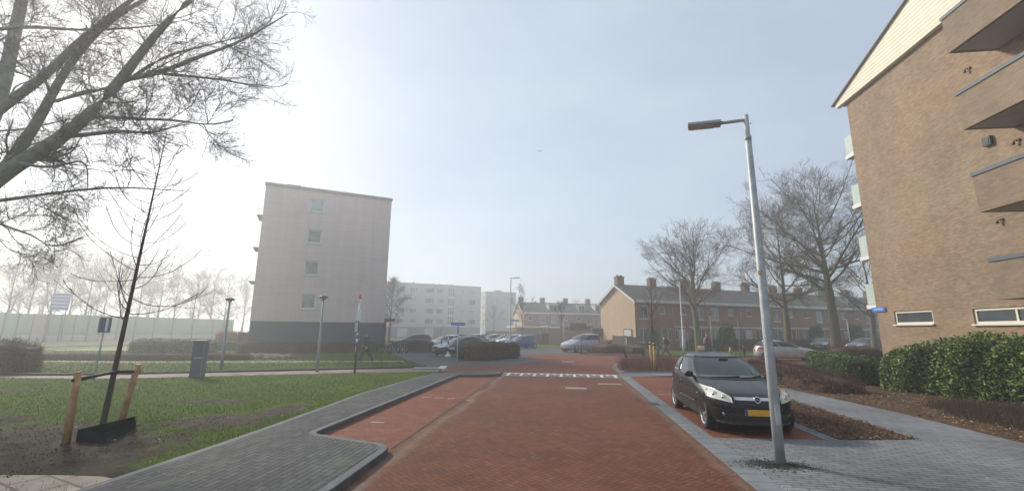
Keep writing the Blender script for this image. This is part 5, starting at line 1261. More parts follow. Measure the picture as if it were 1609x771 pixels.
        def tl(u, v, sg=sg):
            z = (.70 + .25 * v) * hs if kind != 'mpv' else (.85 + .5 * v) * hs
            yy = S.at(z)[2] * (.70 + .29 * u); return (S.x(yy, z, False), sg * yy, z)
        patch(tl, (0, 1), (0, 1), 7, 5, .008, M_redlens, 'tail_light', root)
    # front: grille, lower intake, plate
    gz = (.60 if kind != 'mpv' else .68) * hs
    if near:
        gr = patch(lambda u, v: (S.x(u, v), u, v), (-.40, .40), (.575, .715), 15, 5, .006, M_black, 'grille', root)
        patch(lambda u, v: (S.x(u, v + .0), u, v), (-.415, .415), (.668, .722), 15, 4, .018, plain('chrome bar', (.6, .61, .62), .22, .05, 9, metal=.9), 'chrome_bar', gr)
        for k in range(3): patch(lambda u, v: (S.x(u, v), u, v), (-.39, .39), (.585 + k * .026, .593 + k * .026), 13, 2, .012, M_dkgrey, 'grille_bar', gr)
        xe = S.x(0, .69) + .028
        mb = MB(); mb.torus((0, 0, 0), .056, .010, 26, 8, Matrix.Translation((xe, 0, .693)) @ Matrix.Rotation(math.pi / 2, 4, 'Z') @ Matrix.Rotation(R(-12), 4, 'X'))
        mb.box((xe + .004, -.026, .6965), (.012, .075, .012)); mb.box((xe + .004, .026, .6895), (.012, .075, .012))
        mb.build('emblem', plain('bright chrome', (.75, .75, .75), .15, .03, 9, metal=.95), gr)
        mb = MB(); mb.ball((xe - .012, 0, .693), (.012, .05, .05), 8); mb.build('emblem_back', M_black, gr)
        patch(lambda u, v: (S.x(u * (.62 + .1 * (1 - v)), .26 + .20 * v), u * (.62 + .1 * (1 - v)), .26 + .20 * v), (-1, 1), (0, 1), 15, 5, .004, M_black, 'bumper_intake', root)
        patch(lambda u, v: (S.x(u, v), u, v), (-.70, .70), (.225, .25), 17, 2, .016, plain('grey lip', (.10, .105, .11), .35, .1, 9), 'bumper_lip', root)
        for sg in (1, -1):
            c = (S.x(.60, .40) - .005, sg * .60, .40)
            mb = MB(); mb.lathe([(.001, .008), (.030, .006), (.036, -.004), (.036, -.03)], 16, Matrix.Translation(c) @ Matrix.Rotation(R(sg * 22), 4, 'Z') @ Matrix.Rotation(math.pi / 2, 4, 'Y')); mb.build('fog_light', plain('fog lens', (.16, .165, .16), .15, .1, 30, coat=1), root)
            patch(lambda u, v, sg=sg: (S.x(.52 + .26 * u, .47 + .012 * v + .03 * u), sg * (.52 + .26 * u), .47 + .012 * v + .03 * u), (0, 1), (0, 1), 8, 2, .012, mat, 'bumper_crease', root)
            xd = -.02
            mb = MB()
            mb.tube([(x_, sg * (S.y(x_, z_) + .001), z_) for x_, z_ in ((.93, .95), (.96, .75), (.93, .5), (.86, .30))], .006, 4)
            mb.tube([(x_, sg * (S.y(x_, z_) + .001), z_) for x_, z_ in ((-.44, .98), (-.47, .75), (-.50, .5), (-.46, .30))], .006, 4)
            mb.tube([(x_, sg * (S.y(x_, .26) + .001), .275) for x_ in (.86, .2, -.46)], .006, 4)
            mb.build('door_gap', M_black, root)
            mb = MB(); mb.box((-.32, sg * (S.y(-.32, .80) + .012), .80), (.17, .03, .035)); mb.build('door_handle', mat, root, bevel=.01)
            mb = MB(); mb.box((1.02, sg * (S.y(1.02, .69) + .002), .69), (.05, .012, .028)); mb.build('side_indicator', plain('smoked indicator', (.4, .38, .34), .3, .1, 9), root)
            patch(lambda u, v, sg=sg: (.86 - 1.3 * u, sg * S.y(.86 - 1.3 * u, .49 + .05 * v), .49 + .05 * v), (0, 1), (0, 1), 12, 3, .014, mat, 'side_strip', root)
        mb = MB()   # wipers on the black cowl
        patch(lambda u, v: (S.x(u * .70, .972 + .03 * v), u * .70, .972 + .03 * v), (-1, 1), (0, 1), 15, 3, .008, M_black, 'cowl', root)
        def wsp(y_, z_): return np.array([S.x(y_, z_) + .012, y_, z_ + .012])
        for y0, y1 in ((-.52, .10), (.08, .62)):
            mb.tube([wsp(y0, 1.0), wsp((y0 + y1) / 2, 1.012), wsp(y1, 1.03)], .009, 5)
        mb.build('wiper', M_black, root)
        # dim cabin seen through the screen
        mb = MB(); mb.box((S.x(0, 1.33) - .03, 0, 1.345), (.03, .2, .06)); mb.build('rear_view_mirror', M_black, root)
    else:
        patch(lambda u, v: (S.x(u, v), u, v), (-.42, .42), (gz, gz + .07), 9, 3, .006, M_black, 'grille', root)
        patch(lambda u, v: (S.x(u, v), u, v), (-.62, .62), (.28 * hs, .38 * hs), 11, 3, .006, M_black, 'bumper_intake', root)
    if plate:
        for fr_ in (True, False):
            zc_ = .455 if fr_ else .72; zc_ *= hs
            xp = S.x(.2, zc_, fr_) + (.022 if fr_ else -.02)
            mb = MB(); mb.box((xp, 0, zc_), (.015, .52, .115)); p_ = mb.build('number_plate', M_plate, root, bevel=.003)
            mb = MB(); sgn = 1 if fr_ else -1; mb.box((xp + .0085 * sgn, -.235 * sgn, zc_), (.004, .045, .11)); mb.build('plate_band', M_blueband, p_)
    for x in (xa, xb):
        for sg in (1, -1):
            wheel(root, x, sg * (.745 if kind != 'mpv' else .775), r, alloy, near=near, spokes=5)
    return root, S
# materials of the cars
P_black = paint('black car paint', (.007, .007, .009), 0.0, .25)
P_silver = paint('silver car paint', (.46, .48, .50), .55, .32); P_blue = paint('strong blue car paint', (.03, .08, .30), .2, .28)
P_bluesil = paint('pale blue silver car paint', (.36, .40, .46), .5, .32); P_navy = paint('navy car paint', (.02, .03, .07), .2, .28)
P_white = paint('white car paint', (.62, .64, .65), 0, .3); P_dark = paint('dark grey car paint', (.03, .033, .037), .2, .3)
P_slate = paint('slate blue car paint', (.07, .09, .115), .2, .3)
for m_ in (P_black,):
    m_.node_tree.nodes['Principled BSDF'].inputs['Coat Roughness'].default_value = .04; m_.node_tree.nodes['Principled BSDF'].inputs['Coat Weight'].default_value = .45; m_.node_tree.nodes['Principled BSDF'].inputs['Specular IOR Level'].default_value = .3
corsa, SC = car('black three door hatchback parked in the red right hand bay, nose towards the camera', 'hatch', (3.72, 11.52), R(-90), P_black, near=True)
# steering wheel and seats show through the screen only as a faint dark mass; the glass is tinted
G1 = R(29)
HB = G1 + math.pi
car('silver blue people carrier parked beside the reddish shrubs, facing left', 'mpv', flat(914, 43.2), HB + R(12), P_bluesil, L=4.66, name='parked_van', cat='car')
car('silver hatchback facing right with its red tail lamp beside the street lamp', 'hatch', flat(1230, 33.0), R(-14), P_silver, L=4.1, hs=.97, doors=4)
car('dark grey hatchback facing left, left of the thickest tree trunk', 'hatch', flat(1288, 53), HB + R(22), P_dark, doors=4)
car('slate blue estate car right of the thickest tree trunk, behind the beech hedge', 'wagon', flat(1352, 49), HB + R(5), P_slate, L=4.5)
grp = 'cars in the car park on the left'
car('bright blue hatchback at the right end of the car park row', 'hatch', flat(818, 50.5), HB + R(14), P_blue, L=4.15, group=grp, doors=4)
car('white nosed car just left of the bright blue hatchback', 'hatch', flat(803, 54.5), HB + R(8), P_white, group=grp, doors=4)
car('black hatchback two places left of the bright blue hatchback', 'hatch', flat(792, 57), HB + R(8), P_black, group=grp, doors=4)
car('silver grey hatchback in the middle of the car park row', 'hatch', flat(772, 58.5), HB + R(8), P_silver, group=grp, doors=4)
car('dark estate with pale windscreen left of the silver grey hatchback', 'wagon', flat(756, 60.5), HB + R(8), P_dark, group=grp)
car('navy blue estate car closest behind the dark brown hedge', 'wagon', flat(722, 35.6), HB + R(16), P_navy, L=4.5, group=grp)
car('white hatchback behind the nose of the navy estate', 'hatch', flat(699, 43.5), HB + R(12), P_white, L=4.2, group=grp, doors=4)
car('slate grey car behind the white hatchback', 'wagon', flat(712, 50), HB + R(10), P_slate, group=grp)
car('silver estate roof visible behind the navy estate', 'wagon', flat(738, 53), HB + R(10), P_silver, group=grp)
car('dark car half hidden behind the olive brown hedge, beside the bicycles', 'wagon', flat(648, 50), HB + R(4), P_slate, group=grp)

# ================================================================ STREET FURNITURE
def up(px, py, base):  # height above the ground of a sighted point over a ground point
    d = ray(px, py); k = math.hypot(*base) / math.hypot(d[0], d[1]); return CAM_H + k * d[2]
# the tall lamp at the right
lx, ly = spot(1226, 727, .02); lh = up(1176, 182, (lx, ly))
t = thing('street_lamp', 'tall galvanised street lamp with flat head, standing in the near right pavement', 'street lamp', (lx, ly, .02), 0)
mb = MB(); mb.tube([(0, 0, -.05), (0, 0, 1.6), (0, 0, lh - .45), (0, 0, lh - .44), (0, 0, lh)], [.078, .072, .050, .042, .040], 20); mb.build('pole', M_steel, t)
mb = MB(); mb.tube([(0, 0, lh - .48), (0, 0, lh - .40)], .054, 16); mb.tube([(.06, .0, lh - .16), (.075, 0, lh - .16)], .012, 6); mb.build('collar', M_steel, t)
dl = at_depth(1090, 183, float(np.array([lx, ly, 0]) @ HF) + .35) - np.array([lx, ly, .02]); ang_ = math.atan2(dl[1], dl[0])
Ml = Matrix.Rotation(ang_, 4, 'Z')
mb = MB(); mb.tube([(0, 0, lh - .09), (.42, 0, lh - .07)], .030, 12, M=Ml); mb.build('arm', M_steel, t)
mb = MB(); mb.box((.69, 0, lh - .055), (.56, .25, .06), M=Ml, ry=R(-4)); mb.box((.46, 0, lh - .06), (.12, .12, .075), M=Ml)
hd = mb.build('lamp_head', plain('grey lamp housing', (.42, .425, .43), .45, .1, 6), t, bevel=.015)
mb = MB(); mb.box((.74, 0, lh - .0895), (.40, .19, .012), M=Ml, ry=R(-4)); mb.build('led_panel', plain('dull led panel', (.55, .52, .44), .25, .1, 12), hd)
zs = up(1204, 430, (lx, ly)); mb = MB(); mb.box((-.045, -.045, zs), (.03, .045, .06), R(45)); mb.build('sticker', M_orange, t)
mb = MB(); mb.box((0, -.082, .72), (.07, .012, .30)); mb.build('hatch', M_steel, t, bevel=.004)
rng = np.random.default_rng(77); P = rng.normal(size=(1500, 2)) * np.array([.24, .12]) + np.array([lx - .10, ly - .10])
P = np.c_[P, np.full(len(P), .0225) + rng.uniform(0, .006, len(P))]
V, F = leaf_quads(P, np.tile(np.array([0, 0, 1.]), (len(P), 1)), .035, .8, rng); V[:, 2] = np.clip(V[:, 2], .0215, .03)
o = link('sand_spill', arrays_mesh('sand_spill', V, F, leafy('dark sand grains', [(.035, .036, .036), (.06, .062, .06), (.09, .09, .085), (.05, .06, .03)], .95, spec=.1))); o['kind'] = 'stuff'
# thin lamps
def lamp(label, base_px, top_px, style, mat=M_pole_grey, r=.055, group='lamp posts', head=.5, ang=R(180), z=0.05):
    x, y = base_px if isinstance(base_px[0], float) else spot(*base_px, z); h = up(*top_px, (x, y)) - z
    t = thing('street_lamp', label, 'street lamp', (x, y, z), ang, group)
    mb = MB(); mb.tube([(0, 0, -.05), (0, 0, 1.0), (0, 0, 1.02), (0, 0, h)], [r * 1.35, r * 1.35, r, r * .7], 10); mb.build('pole', mat, t)
    if style == 'disc':
        mb = MB(); mb.lathe([(.03, h - .12), (.05, h - .10), (.20, h - .05), (.21, h), (.12, h + .05), (.001, h + .07)], 16); mb.build('lamp_head', M_dkgrey, t)
        mb = MB(); mb.lathe([(.04, h - .17), (.09, h - .15), (.09, h - .075), (.04, h - .07)], 12); mb.build('lens', M_glasscur, t)
    else:
        mb = MB(); mb.tube([(0, 0, h - .08), (.25, 0, h - .03)], .03, 8); mb.build('arm', mat, t)
        mb = MB(); mb.box((.25 + head / 2, 0, h - .02), (head, .2, .07)); mb.build('lamp_head', M_dkgrey, t, bevel=.01)
    return t
lamp('short grey lamp post with round cap standing before the mauve flat', (498, 584), (508, 466), 'disc')
lamp('short grey lamp post with round cap on the verge right of the grey pillar', (347, 582), (352, 469), 'disc')
lamp('tall slim lamp with an arm to the right, behind the dark brown hedge', flat(802, 50), (803, 436), 'arm', r=.075, ang=R(6), head=.8, z=0.0)
lamp('tall pale lamp post behind the walking man with a bag', (1075, 558), (1067, 441), 'arm', M_steel, r=.075, ang=R(190), head=.6, z=0.0)
lamp('white capped lamp before the white garden window, right of the cyclist', flat(1117, 47), (1117, 493), 'disc', M_steel, r=.05, z=0.0)
lamp('white lamp post between the thickest trunk and the brick flat', flat(1333, 55), (1327, 499), 'disc', M_steel, r=.06, z=0.0)
lamp('small round lamp in the mist below the long apartment block', flat(759, 95), (759, 503), 'disc', r=.07, z=0.0)
lamp('small round lamp in the mist before the distant grey flat', flat(791, 95), (791, 501), 'disc', r=.07, z=0.0)
lamp('faint lamp before the white garden fence of the misty terrace', flat(886, 58), (885, 494), 'disc', r=.05, z=0.0)
lamp('lamp end showing at the far left edge in the mist', flat(-12, 45), (-8, 481), 'arm', r=.06, z=0.0, ang=R(0))
# route marker pole with blue and white bands
px_, py_ = spot(557, 587, .06); ph_ = up(565, 464, (px_, py_))
t = thing('marker_pole', 'banded pole, black below, blue and white in the middle, red tip', 'pole', (px_, py_, .05), 0)
def seg(name, a, c, r, mat): mb = MB(); mb.tube([(0, 0, a), (0, 0, c)], r, 12); mb.build(name, mat, t)
seg('lower_pole', -.05, 1.18, .045, M_black); seg('blue_band', 1.18, 1.36, .047, M_blueband)
for k in range(4): seg('band', 1.36 + k * .155, 1.36 + (k + 1) * .155, .047, M_sign_white if k % 2 == 0 else M_sign_blue)
seg('upper_pole', 1.98, ph_ - .15, .04, M_sign_white); seg('red_tip', ph_ - .2, ph_, .052, M_red)
mb = MB(); mb.box((.02, -.02, 2.55), (.17, .13, .48)); mb.build('control_box', M_sign_white, t, bevel=.01)
mb = MB(); mb.box((-.10, -.03, ph_ - .28), (.22, .12, .18)); mb.build('camera_box', plain('beige box', (.6, .52, .42), .5, .1, 9), t, bevel=.02)
mb = MB(); mb.box((-.03, -.07, 2.02), (.20, .03, .5)); mb.build('notice_board', M_dkgrey, t); 
mb = MB(); mb.box((-.03, -.09, 2.02), (.15, .02, .44)); mb.build('notice', plain('pale notice', (.5, .5, .48), .5, .1, 30), t)
# pillar cabinet
bx_, by_ = spot(309, 593.5, .06)
t = thing('info_pillar', 'slate grey upright cabinet with a thin orange line beside the cycle path', 'cabinet', (bx_, by_, .05), R(14))
mb = MB(); mb.box((0, 0, .70), (.44, .30, 1.40)); mb.build('cabinet', plain('slate cabinet', (.10, .125, .155), .5, .12, 3), t, bevel=.02)
mb = MB(); mb.box((.0, .0, 1.425), (.48, .34, .05)); mb.build('cap', plain('light cabinet cap', (.2, .23, .26), .5, .1, 3), t, bevel=.01)
mb = MB(); mb.box((.20, -.156, .7), (.035, .012, 1.36)); mb.build('edge_strip', plain('pale blue edge', (.22, .28, .34), .5, .1, 3), t)
mb = MB(); mb.box((0, -.155, .78), (.30, .012, .035)); mb.build('orange_line', plain('pale orange line', (.55, .36, .22), .5, .1, 9), t)
# small blue roadside sign at left
sx_, sy_ = spot(147, 598, .06); hh = up(159, 500, (sx_, sy_))
t = thing('road_sign', 'small blue sign with white stripe on a leaning grey post by the cycle path', 'sign', (sx_, sy_, .05), R(38))
tilt = .16
mb = MB(); mb.tube([(0, 0, -.05), (tilt * .25, 0, hh)], .03, 8); mb.build('post', M_steel, t)
mb = MB(); mb.box((tilt * .25, -.04, hh - .28), (.36, .02, .56)); p_ = mb.build('plate', plain('dark blue sign', (.035, .07, .19), .4, .1, 9), t)
mb = MB(); mb.box((tilt * .25 + .06, -.053, hh - .28), (.07, .004, .48)); mb.build('stripe', M_sign_white, p_)
mb = MB(); mb.box((tilt * .25 - .165, -.053, hh - .28), (.03, .004, .54)); mb.box((tilt * .25, -.0535, hh - .02), (.36, .004, .03)); mb.build('border', plain('brown border', (.28, .2, .1), .5, .1, 9), p_)
# pale blue board in the mist
x, y = flat(86, 56); t = thing('board_sign', 'pale blue and white board on posts above the noise barrier in the mist', 'sign', (x, y, 0), R(30))
z0_, z1_ = up(85, 487, (x, y)), up(85, 460, (x, y))
mb = MB(); mb.box((0, 0, (z0_ + z1_) / 2), (1.75, .12, z1_ - z0_)); p_ = mb.build('board', plain('hazy blue board', (.14, .22, .5), .5, .15, 1.5), t)
mb = MB()
for k in range(4): mb.box((0, -.07, z0_ + (z1_ - z0_) * (.22 + k * .2)), (1.45, .02, .10))
mb.build('stripes', M_sign_white, p_)
for k in (-.7, .7): mb = MB(); mb.tube([(k, 0, 0), (k, 0, z1_ - .1)], .07, 8); mb.build('post', M_dkgrey, t)
mb = MB(); mb.tube([(1.2, 0, z0_ + .7), (3.2, 0, z0_ + .6), (3.2, 0, 0)], .06, 6); mb.build('side_post', M_dkgrey, t)
# noise barrier
bar = [(-60, 535.5, 488), (0, 536.5, 491.5), (22, 536.5, 492), (45, 536.5, 492.5), (67, 536.3, 493), (90, 536, 493.5), (112, 535.6, 494), (133, 535.2, 494.5), (153, 535, 495), (180, 534.6, 496), (208, 534.2, 497), (238, 533.8, 498), (268, 533.4, 499), (300, 533, 500), (332, 532.6, 501), (365, 532.2, 502)]
x, y = spot(*bar[0][:2]); t = thing('noise_barrier', 'green glass noise barrier with grey posts, in the mist at left', 'barrier', (x, y, 0))
gm, gnt, gbs = node_mat('green barrier glass'); gbs.inputs['Base Color'].default_value = (.12, .30, .22, 1); gbs.inputs['Roughness'].default_value = .2; gbs.inputs['Alpha'].default_value = .82
gm2 = plain('beige barrier panel', (.36, .31, .26), .7, .08, 1)
for i in range(len(bar) - 1):
    (xa_, ya_), (xb_, yb_) = spot(*bar[i][:2]), spot(*bar[i + 1][:2]); h0, h1_ = up(bar[i][0], bar[i][2], (xa_, ya_)), up(bar[i + 1][0], bar[i + 1][2], (xb_, yb_)); hm = (h0 + h1_) / 2
    L_ = math.hypot(xb_ - xa_, yb_ - ya_); an = math.atan2(yb_ - ya_, xb_ - xa_); c = ((xa_ + xb_) / 2 - x, (ya_ + yb_) / 2 - y)
    mb = MB(); mb.box((*c, .4), (L_ - .16, .15, .8), an); mb.build('concrete_base', M_soffit, t)
    mb = MB(); mb.box((*c, .8 + (hm - .8) / 2), (L_ - .16, .05, hm - .82), an); mb.build('panel', gm2 if i == 3 else gm, t)
    mb = MB(); mb.box((xa_ - x, ya_ - y, hm / 2), (.16, .2, hm + .05), an); mb.build('post', M_dkgrey, t)
# rubble edge, timber screen beside the flat
t = thing('rubble_bed', 'low bed of pale rubble stones on the grass before the mauve flat', 'rocks', (*spot(425, 564), .04))
rng = np.random.default_rng(3)
for k in range(16):
    a_ = spot(396 + k * 3.9, 563.8 + rng.uniform(-1.5, 1.2)); o_ = spot(425, 564)
    mb = MB(); mb.ball((a_[0] - o_[0], a_[1] - o_[1], .12), (rng.uniform(.16, .3), rng.uniform(.15, .25), rng.uniform(.12, .26)), 5); mb.build('stone', plain('pale stone %d' % (k % 2), [(.30, .25, .21), (.22, .19, .16)][k % 2], .9, .3, 5, bmp=.5), t)
def board_fence(label, a, c, h, mat, post=True, gap=0, cap=None, group=None, z=0):
    L_ = math.hypot(c[0] - a[0], c[1] - a[1]); an = math.atan2(c[1] - a[1], c[0] - a[0])
    t = thing('board_fence', label, 'fence', (*a, z), an, group)
    n = max(2, int(L_ / .16)); mb = MB(); rng = np.random.default_rng(int(L_ * 100))
    for k in range(n): mb.box((L_ * (k + .5) / n, rng.uniform(-.006, .006), h / 2 + rng.uniform(-.02, .01)), (L_ / n - .012, .025, h))
    mb.build('boards', mat, t)
    m2 = int(L_ / 1.8) + 1
    for k in range(m2 + 1): mb = MB(); mb.box((min(L_ - .05, .05 + k * L_ / m2), .06, h / 2 + .03), (.09, .09, h + .06)); mb.build('post', mat, t)
    mb = MB(); mb.box((L_ / 2, .045, h * .25), (L_, .05, .08)); mb.box((L_ / 2, .045, h * .8), (L_, .05, .08)); mb.build('rail', mat, t)
    return t
board_fence('brown timber screen at the left foot of the mauve flat', spot(371, 552), spot(388, 551.5), 1.6, M_fence_grey)
board_fence('sunlit wooden garden fence behind the silver people carrier', flat(862, 60), flat(931, 57), 2.0, plain('new fence timber', (.33, .24, .17), .85, .15, 3))
board_fence('dark brown garden fence between wooden fence and orange gable', flat(931, 56.8), flat(962, 55.5), 2.3, plain('purple brown fence', (.13, .085, .075), .85, .15, 3))
board_fence('pale grey slatted fence in front of the orange gable', flat(962, 47), flat(982, 46.2), 1.5, plain('pale slat fence', (.36, .30, .26), .85, .15, 3))
board_fence('dark low fence before the corner of the orange gable house', flat(984, 46), flat(1004, 45.4), 1.4, M_fence_grey)
board_fence('weathered low fence left of the wooden garden fence', flat(843, 63), flat(862, 62), 1.5, plain('brown weathered fence', (.15, .105, .085), .85, .2, 3))
board_fence('yellowish screen behind the parked cars under the misty gable', flat(763, 70), flat(820, 68), 1.8, plain('yellow bamboo screen', (.40, .30, .13), .85, .25, 2))
# garden shed roof with dark top behind the people carrier
x, y = flat(898, 63); t = thing('garden_shed', 'dark roofed garden shed above the wooden fence', 'shed', (x, y, 0), G1)
mb = MB(); mb.box((1.3, 1, 1.2), (3.4, 2.2, 2.4)); mb.build('wall', M_fence_grey, t); mb = MB(); mb.prism([(-.6, -.4), (3.2, -.4), (3.2, 2.4), (-.6, 2.4)], 2.4, 2.6); mb.prism([(.0, .3), (2.6, .3), (2.6, 1.7), (0, 1.7)], 2.6, 3.0); mb.build('roof', M_dkgrey, t)
x, y = flat(856, 62); t = thing('parasol_roof', 'pale shelter roof edge above the left end of the wooden fence', 'shelter', (x, y, 0), G1)
mb = MB(); mb.box((0, 0, 2.5), (1.6, 1.4, .12), ry=R(-6)); mb.build('roof', plain('pale tan roof', (.55, .45, .28), .6, .1, 4), t); mb = MB(); mb.tube([(-.6, 0, 0), (-.6, 0, 2.5)], .05, 6); mb.tube([(.6, 0, 0), (.6, 0, 2.5)], .05, 6); mb.build('posts', M_fence_wood, t)
# bollards
def bollard(label, base, h, lean=(0, 0), style=0, group='bollards along the crossing', r=.06, z=0):
    t = thing('bollard', label, 'bollard', (*base, z), 0, group)
    mb = MB(); mb.tube([(0, 0, -.05), (lean[0] * .5, lean[1] * .5, h * .5), (lean[0], lean[1], h - .03), (lean[0], lean[1], h)], [r, r, r, r * .6], 12); mb.build('post', M_black if style == 0 else M_pole_grey, t)
    mb = MB(); mb.tube([(lean[0] * .78, lean[1] * .78, h * .78), (lean[0] * .88, lean[1] * .88, h * .88)], r * 1.04, 12); mb.build('band', M_red if style == 0 else M_sign_white, t)
    return t
bollard('upright black bollard beside the front door of the silver people carrier', spot(913.5, 556.3), .80)
bollard('leaning dark bollard at the edge of the reddish shrubs, left of the island', spot(986, 566), 1.0, (-.30, .05))
bollard('leaning black bollard in the island bed, left of the yellow stakes', spot(1014, 567), .85, (-.28, 0), z=.08)
bollard('dark blue bollard left of the walking man with a bag', spot(1034, 559.5), .85, r=.075)
bollard('black bollard behind the roof of the black car, leaning left', spot(1171, 561.5), 1.05, (-.12, 0))
t = thing('marker_post', 'short yellowish marker post on the grass behind the black car roof', 'post', (*spot(1148, 557), .03)); mb = MB(); mb.tube([(0, 0, 0), (0, 0, .52)], .10, 8); mb.build('post', M_stakeY, t); mb = MB(); mb.tube([(0, 0, .52), (0, 0, .60)], .075, 8); mb.build('cap', M_sign_white, t)
# car park barrier posts with white feet
for k, (px, py) in enumerate(((693, 559), (703.5, 560))):
    t = thing('barrier_post', ['left black and white car park post with a white foot', 'right black and white car park post with a white foot'][k], 'post', spot(px, py), 0, 'car park posts with white feet')
    for q in range(5): mb = MB(); mb.tube([(0, 0, .12 + q * .26), (0, 0, .12 + (q + 1) * .26)], .055, 10); mb.build('band', M_black if q % 2 == 1 else M_sign_white, t)
    mb = MB(); mb.lathe([(.22, 0), (.24, .06), (.2, .14), (.07, .2), (.001, .2)], 14); mb.build('foot', M_sign_white, t)
    mb = MB(); mb.box((.35, -.1, .62), (.36, .05, .16)); mb.box((.16, -.06, .62), (.24, .04, .04)); mb.build('reflector_arm', plain('pale reflector', (.5, .5, .52), .4, .1, 9), t)
# street name signs
def name_sign(label, base, h, w_, ang, split=0, post=M_steel, z=.0):
    t = thing('street_name_sign', label, 'sign', (*base, z), ang)
    mb = MB(); mb.tube([(0, 0, -.05), (0, 0, h - .75)], .032, 10); mb.build('post', post, t)
    mb = MB(); mb.tube([(0, 0, h - .75), (0, 0, h + .02)], .034, 10); mb.build('upper_post', M_sign_blue, t)
    mb = MB(); mb.box((split, -.045, h - .08), (w_, .02, .16)); p_ = mb.build('plate', M_sign_blue, t, bevel=.004)
    mb = MB()
    rng = np.random.default_rng(int(w_ * 100)); q = -w_ * .42
    while q < w_ * .42:
        l_ = rng.uniform(.03, .07); mb.box((split + q + l_ / 2, -.0565, h - .08), (l_, .003, .045)); q += l_ + .022
    mb.build('lettering', plain('pale blue lettering', (.35, .45, .7), .5, .1, 30), p_)
name_sign('blue street name sign on a post in front of the dark brown hedge', spot(718, 572), up(718, 506.5, spot(718, 572)), .84, R(6))
x, y = flat(811, 46.5); name_sign('blue street name sign beside the tall slim lamp near the blue hatchback', (x, y), up(811, 502, (x, y)), .90, R(8), split=-.15)
# sign posts on the right verge
x, y = spot(1163, 556.5); h_ = up(1157, 503, (x, y)); t = thing('sign_post', 'thin post with an edge on yellow sign before the dark red door', 'sign', (x, y, .03), R(60))
mb = MB(); mb.tube([(0, 0, 0), (0, 0, h_)], .035, 8); mb.build('post', M_steel, t); mb = MB(); mb.box((.16, 0, h_ - .35), (.30, .02, .55)); mb.build('plate', plain('yellow sign plate', (.42, .30, .08), .5, .15, 6), t)
x, y = flat(1080, 46.8); h_ = up(1080, 512.5, (x, y)); t = thing('sign_post', 'small red sign on a post before the white garden doors', 'sign', (x, y, 0), R(10))
mb = MB(); mb.tube([(0, 0, 0), (0, 0, h_)], .035, 8); mb.build('post', M_steel, t); mb = MB(); mb.box((0, -.05, h_ - .28), (.28, .02, .62)); mb.build('plate', M_red, t)
# gull-like bird far up
bp = at_depth(848, 238, 60)
mb = MB(); mb.tube([(-.22, 0, 0), (-.1, 0, .02), (.1, 0, .02), (.22, 0, .0)], [.01, .06, .05, .01], 8)
for sg in (1, -1): mb.add([(-.1, 0, .03), (.08, 0, .03), (.02, sg * .3, .14), (-.06, sg * .3, .14), (-.08, sg * .62, .08), (-.0, sg * .3, .145)], [(0, 1, 2, 3), (3, 2, 4)])
o = mb.build('bird', M_dkgrey); o.location = tuple(bp); o.rotation_euler = (0, 0, R(80)); tag(o, 'tiny dark bird gliding in the open sky', 'bird')

# ================================================================ BICYCLES AND PEOPLE
def bicycle(label, loc, ang, frame, group=None, lean=0, box=False, scale=1.0):
    t = thing('bicycle', label, 'bicycle', loc if len(loc) == 3 else (*loc, 0), ang, group); t.rotation_euler = (lean, 0, ang); t.scale = (scale,) * 3
    for x in (-.53, .55):
        mb = MB(); mb.torus((x, 0, .34), .32, .03, 26, 6); w_ = mb.build('wheel', M_rubber, t)
        mb = MB()
        for k in range(10): a = k * math.pi / 5; mb.tube([(x, 0, .34), (x + .30 * math.cos(a), 0, .34 + .30 * math.sin(a))], .004, 3)
        mb.tube([(x, -.05, .34), (x, .05, .34)], .025, 8); mb.build('spokes', M_steel, w_)
    mb = MB()
    mb.tube([(-.53, 0, .34), (-.08, 0, .30), (.38, 0, .70), (-.2, 0, .78), (-.08, 0, .30)], .026, 6); mb.tube([(-.53, 0, .34), (-.18, 0, .70)], .012, 6); mb.tube([(.55, 0, .34), (.42, 0, .72), (.36, 0, .98)], .016, 6); mb.tube([(-.2, 0, .72), (-.25, 0, .92)], .014, 6)
    mb.build('frame', frame, t)
    mb = MB(); mb.tube([(.24, -.28, 1.0), (.34, -.22, 1.04), (.37, 0, 1.0), (.34, .22, 1.04), (.24, .28, 1.0)], .015, 6); mb.build('handlebar', M_black, t)
    mb = MB(); mb.ball((-.27, 0, .95), (.14, .085, .045), 8); mb.build('saddle', M_black, t)
    mb = MB(); mb.tube([(-.08, -.10, .18), (-.08, -.10, .30), (-.08, .10, .30), (-.08, .10, .42)], .012, 5); mb.box((-.08, -.15, .17), (.09, .10, .02)); mb.box((-.08, .15, .43), (.09, .10, .02)); mb.build('pedals', M_black, t)
    mb = MB(); mb.box((-.56, 0, .76), (.40, .16, .02)); mb.tube([(-.53, .07, .34), (-.6, .07, .75)], .008, 4); mb.tube([(-.53, -.07, .34), (-.6, -.07, .75)], .008, 4); mb.build('carrier', M_black, t)
    if box:
        for sg in (1, -1):
            mb = MB(); mb.box((-.60, sg * .19, .56), (.42, .16, .34)); b_ = mb.build('pannier', M_sign_white, t, bevel=.02)
            mb = MB(); 
            for q in range(4):
                mb.box((-.735 + q * .10, sg * .272, .56 + (.05 if q % 2 else -.06)), (.055, .01, .17))
            mb.build('pannier_pattern', M_red, b_)
            mb = MB(); mb.box((-.815, sg * .19, .56), (.012, .15, .30)); mb.build('pannier_edge', M_orange, b_)
    return t
bo = spot(602, 555)
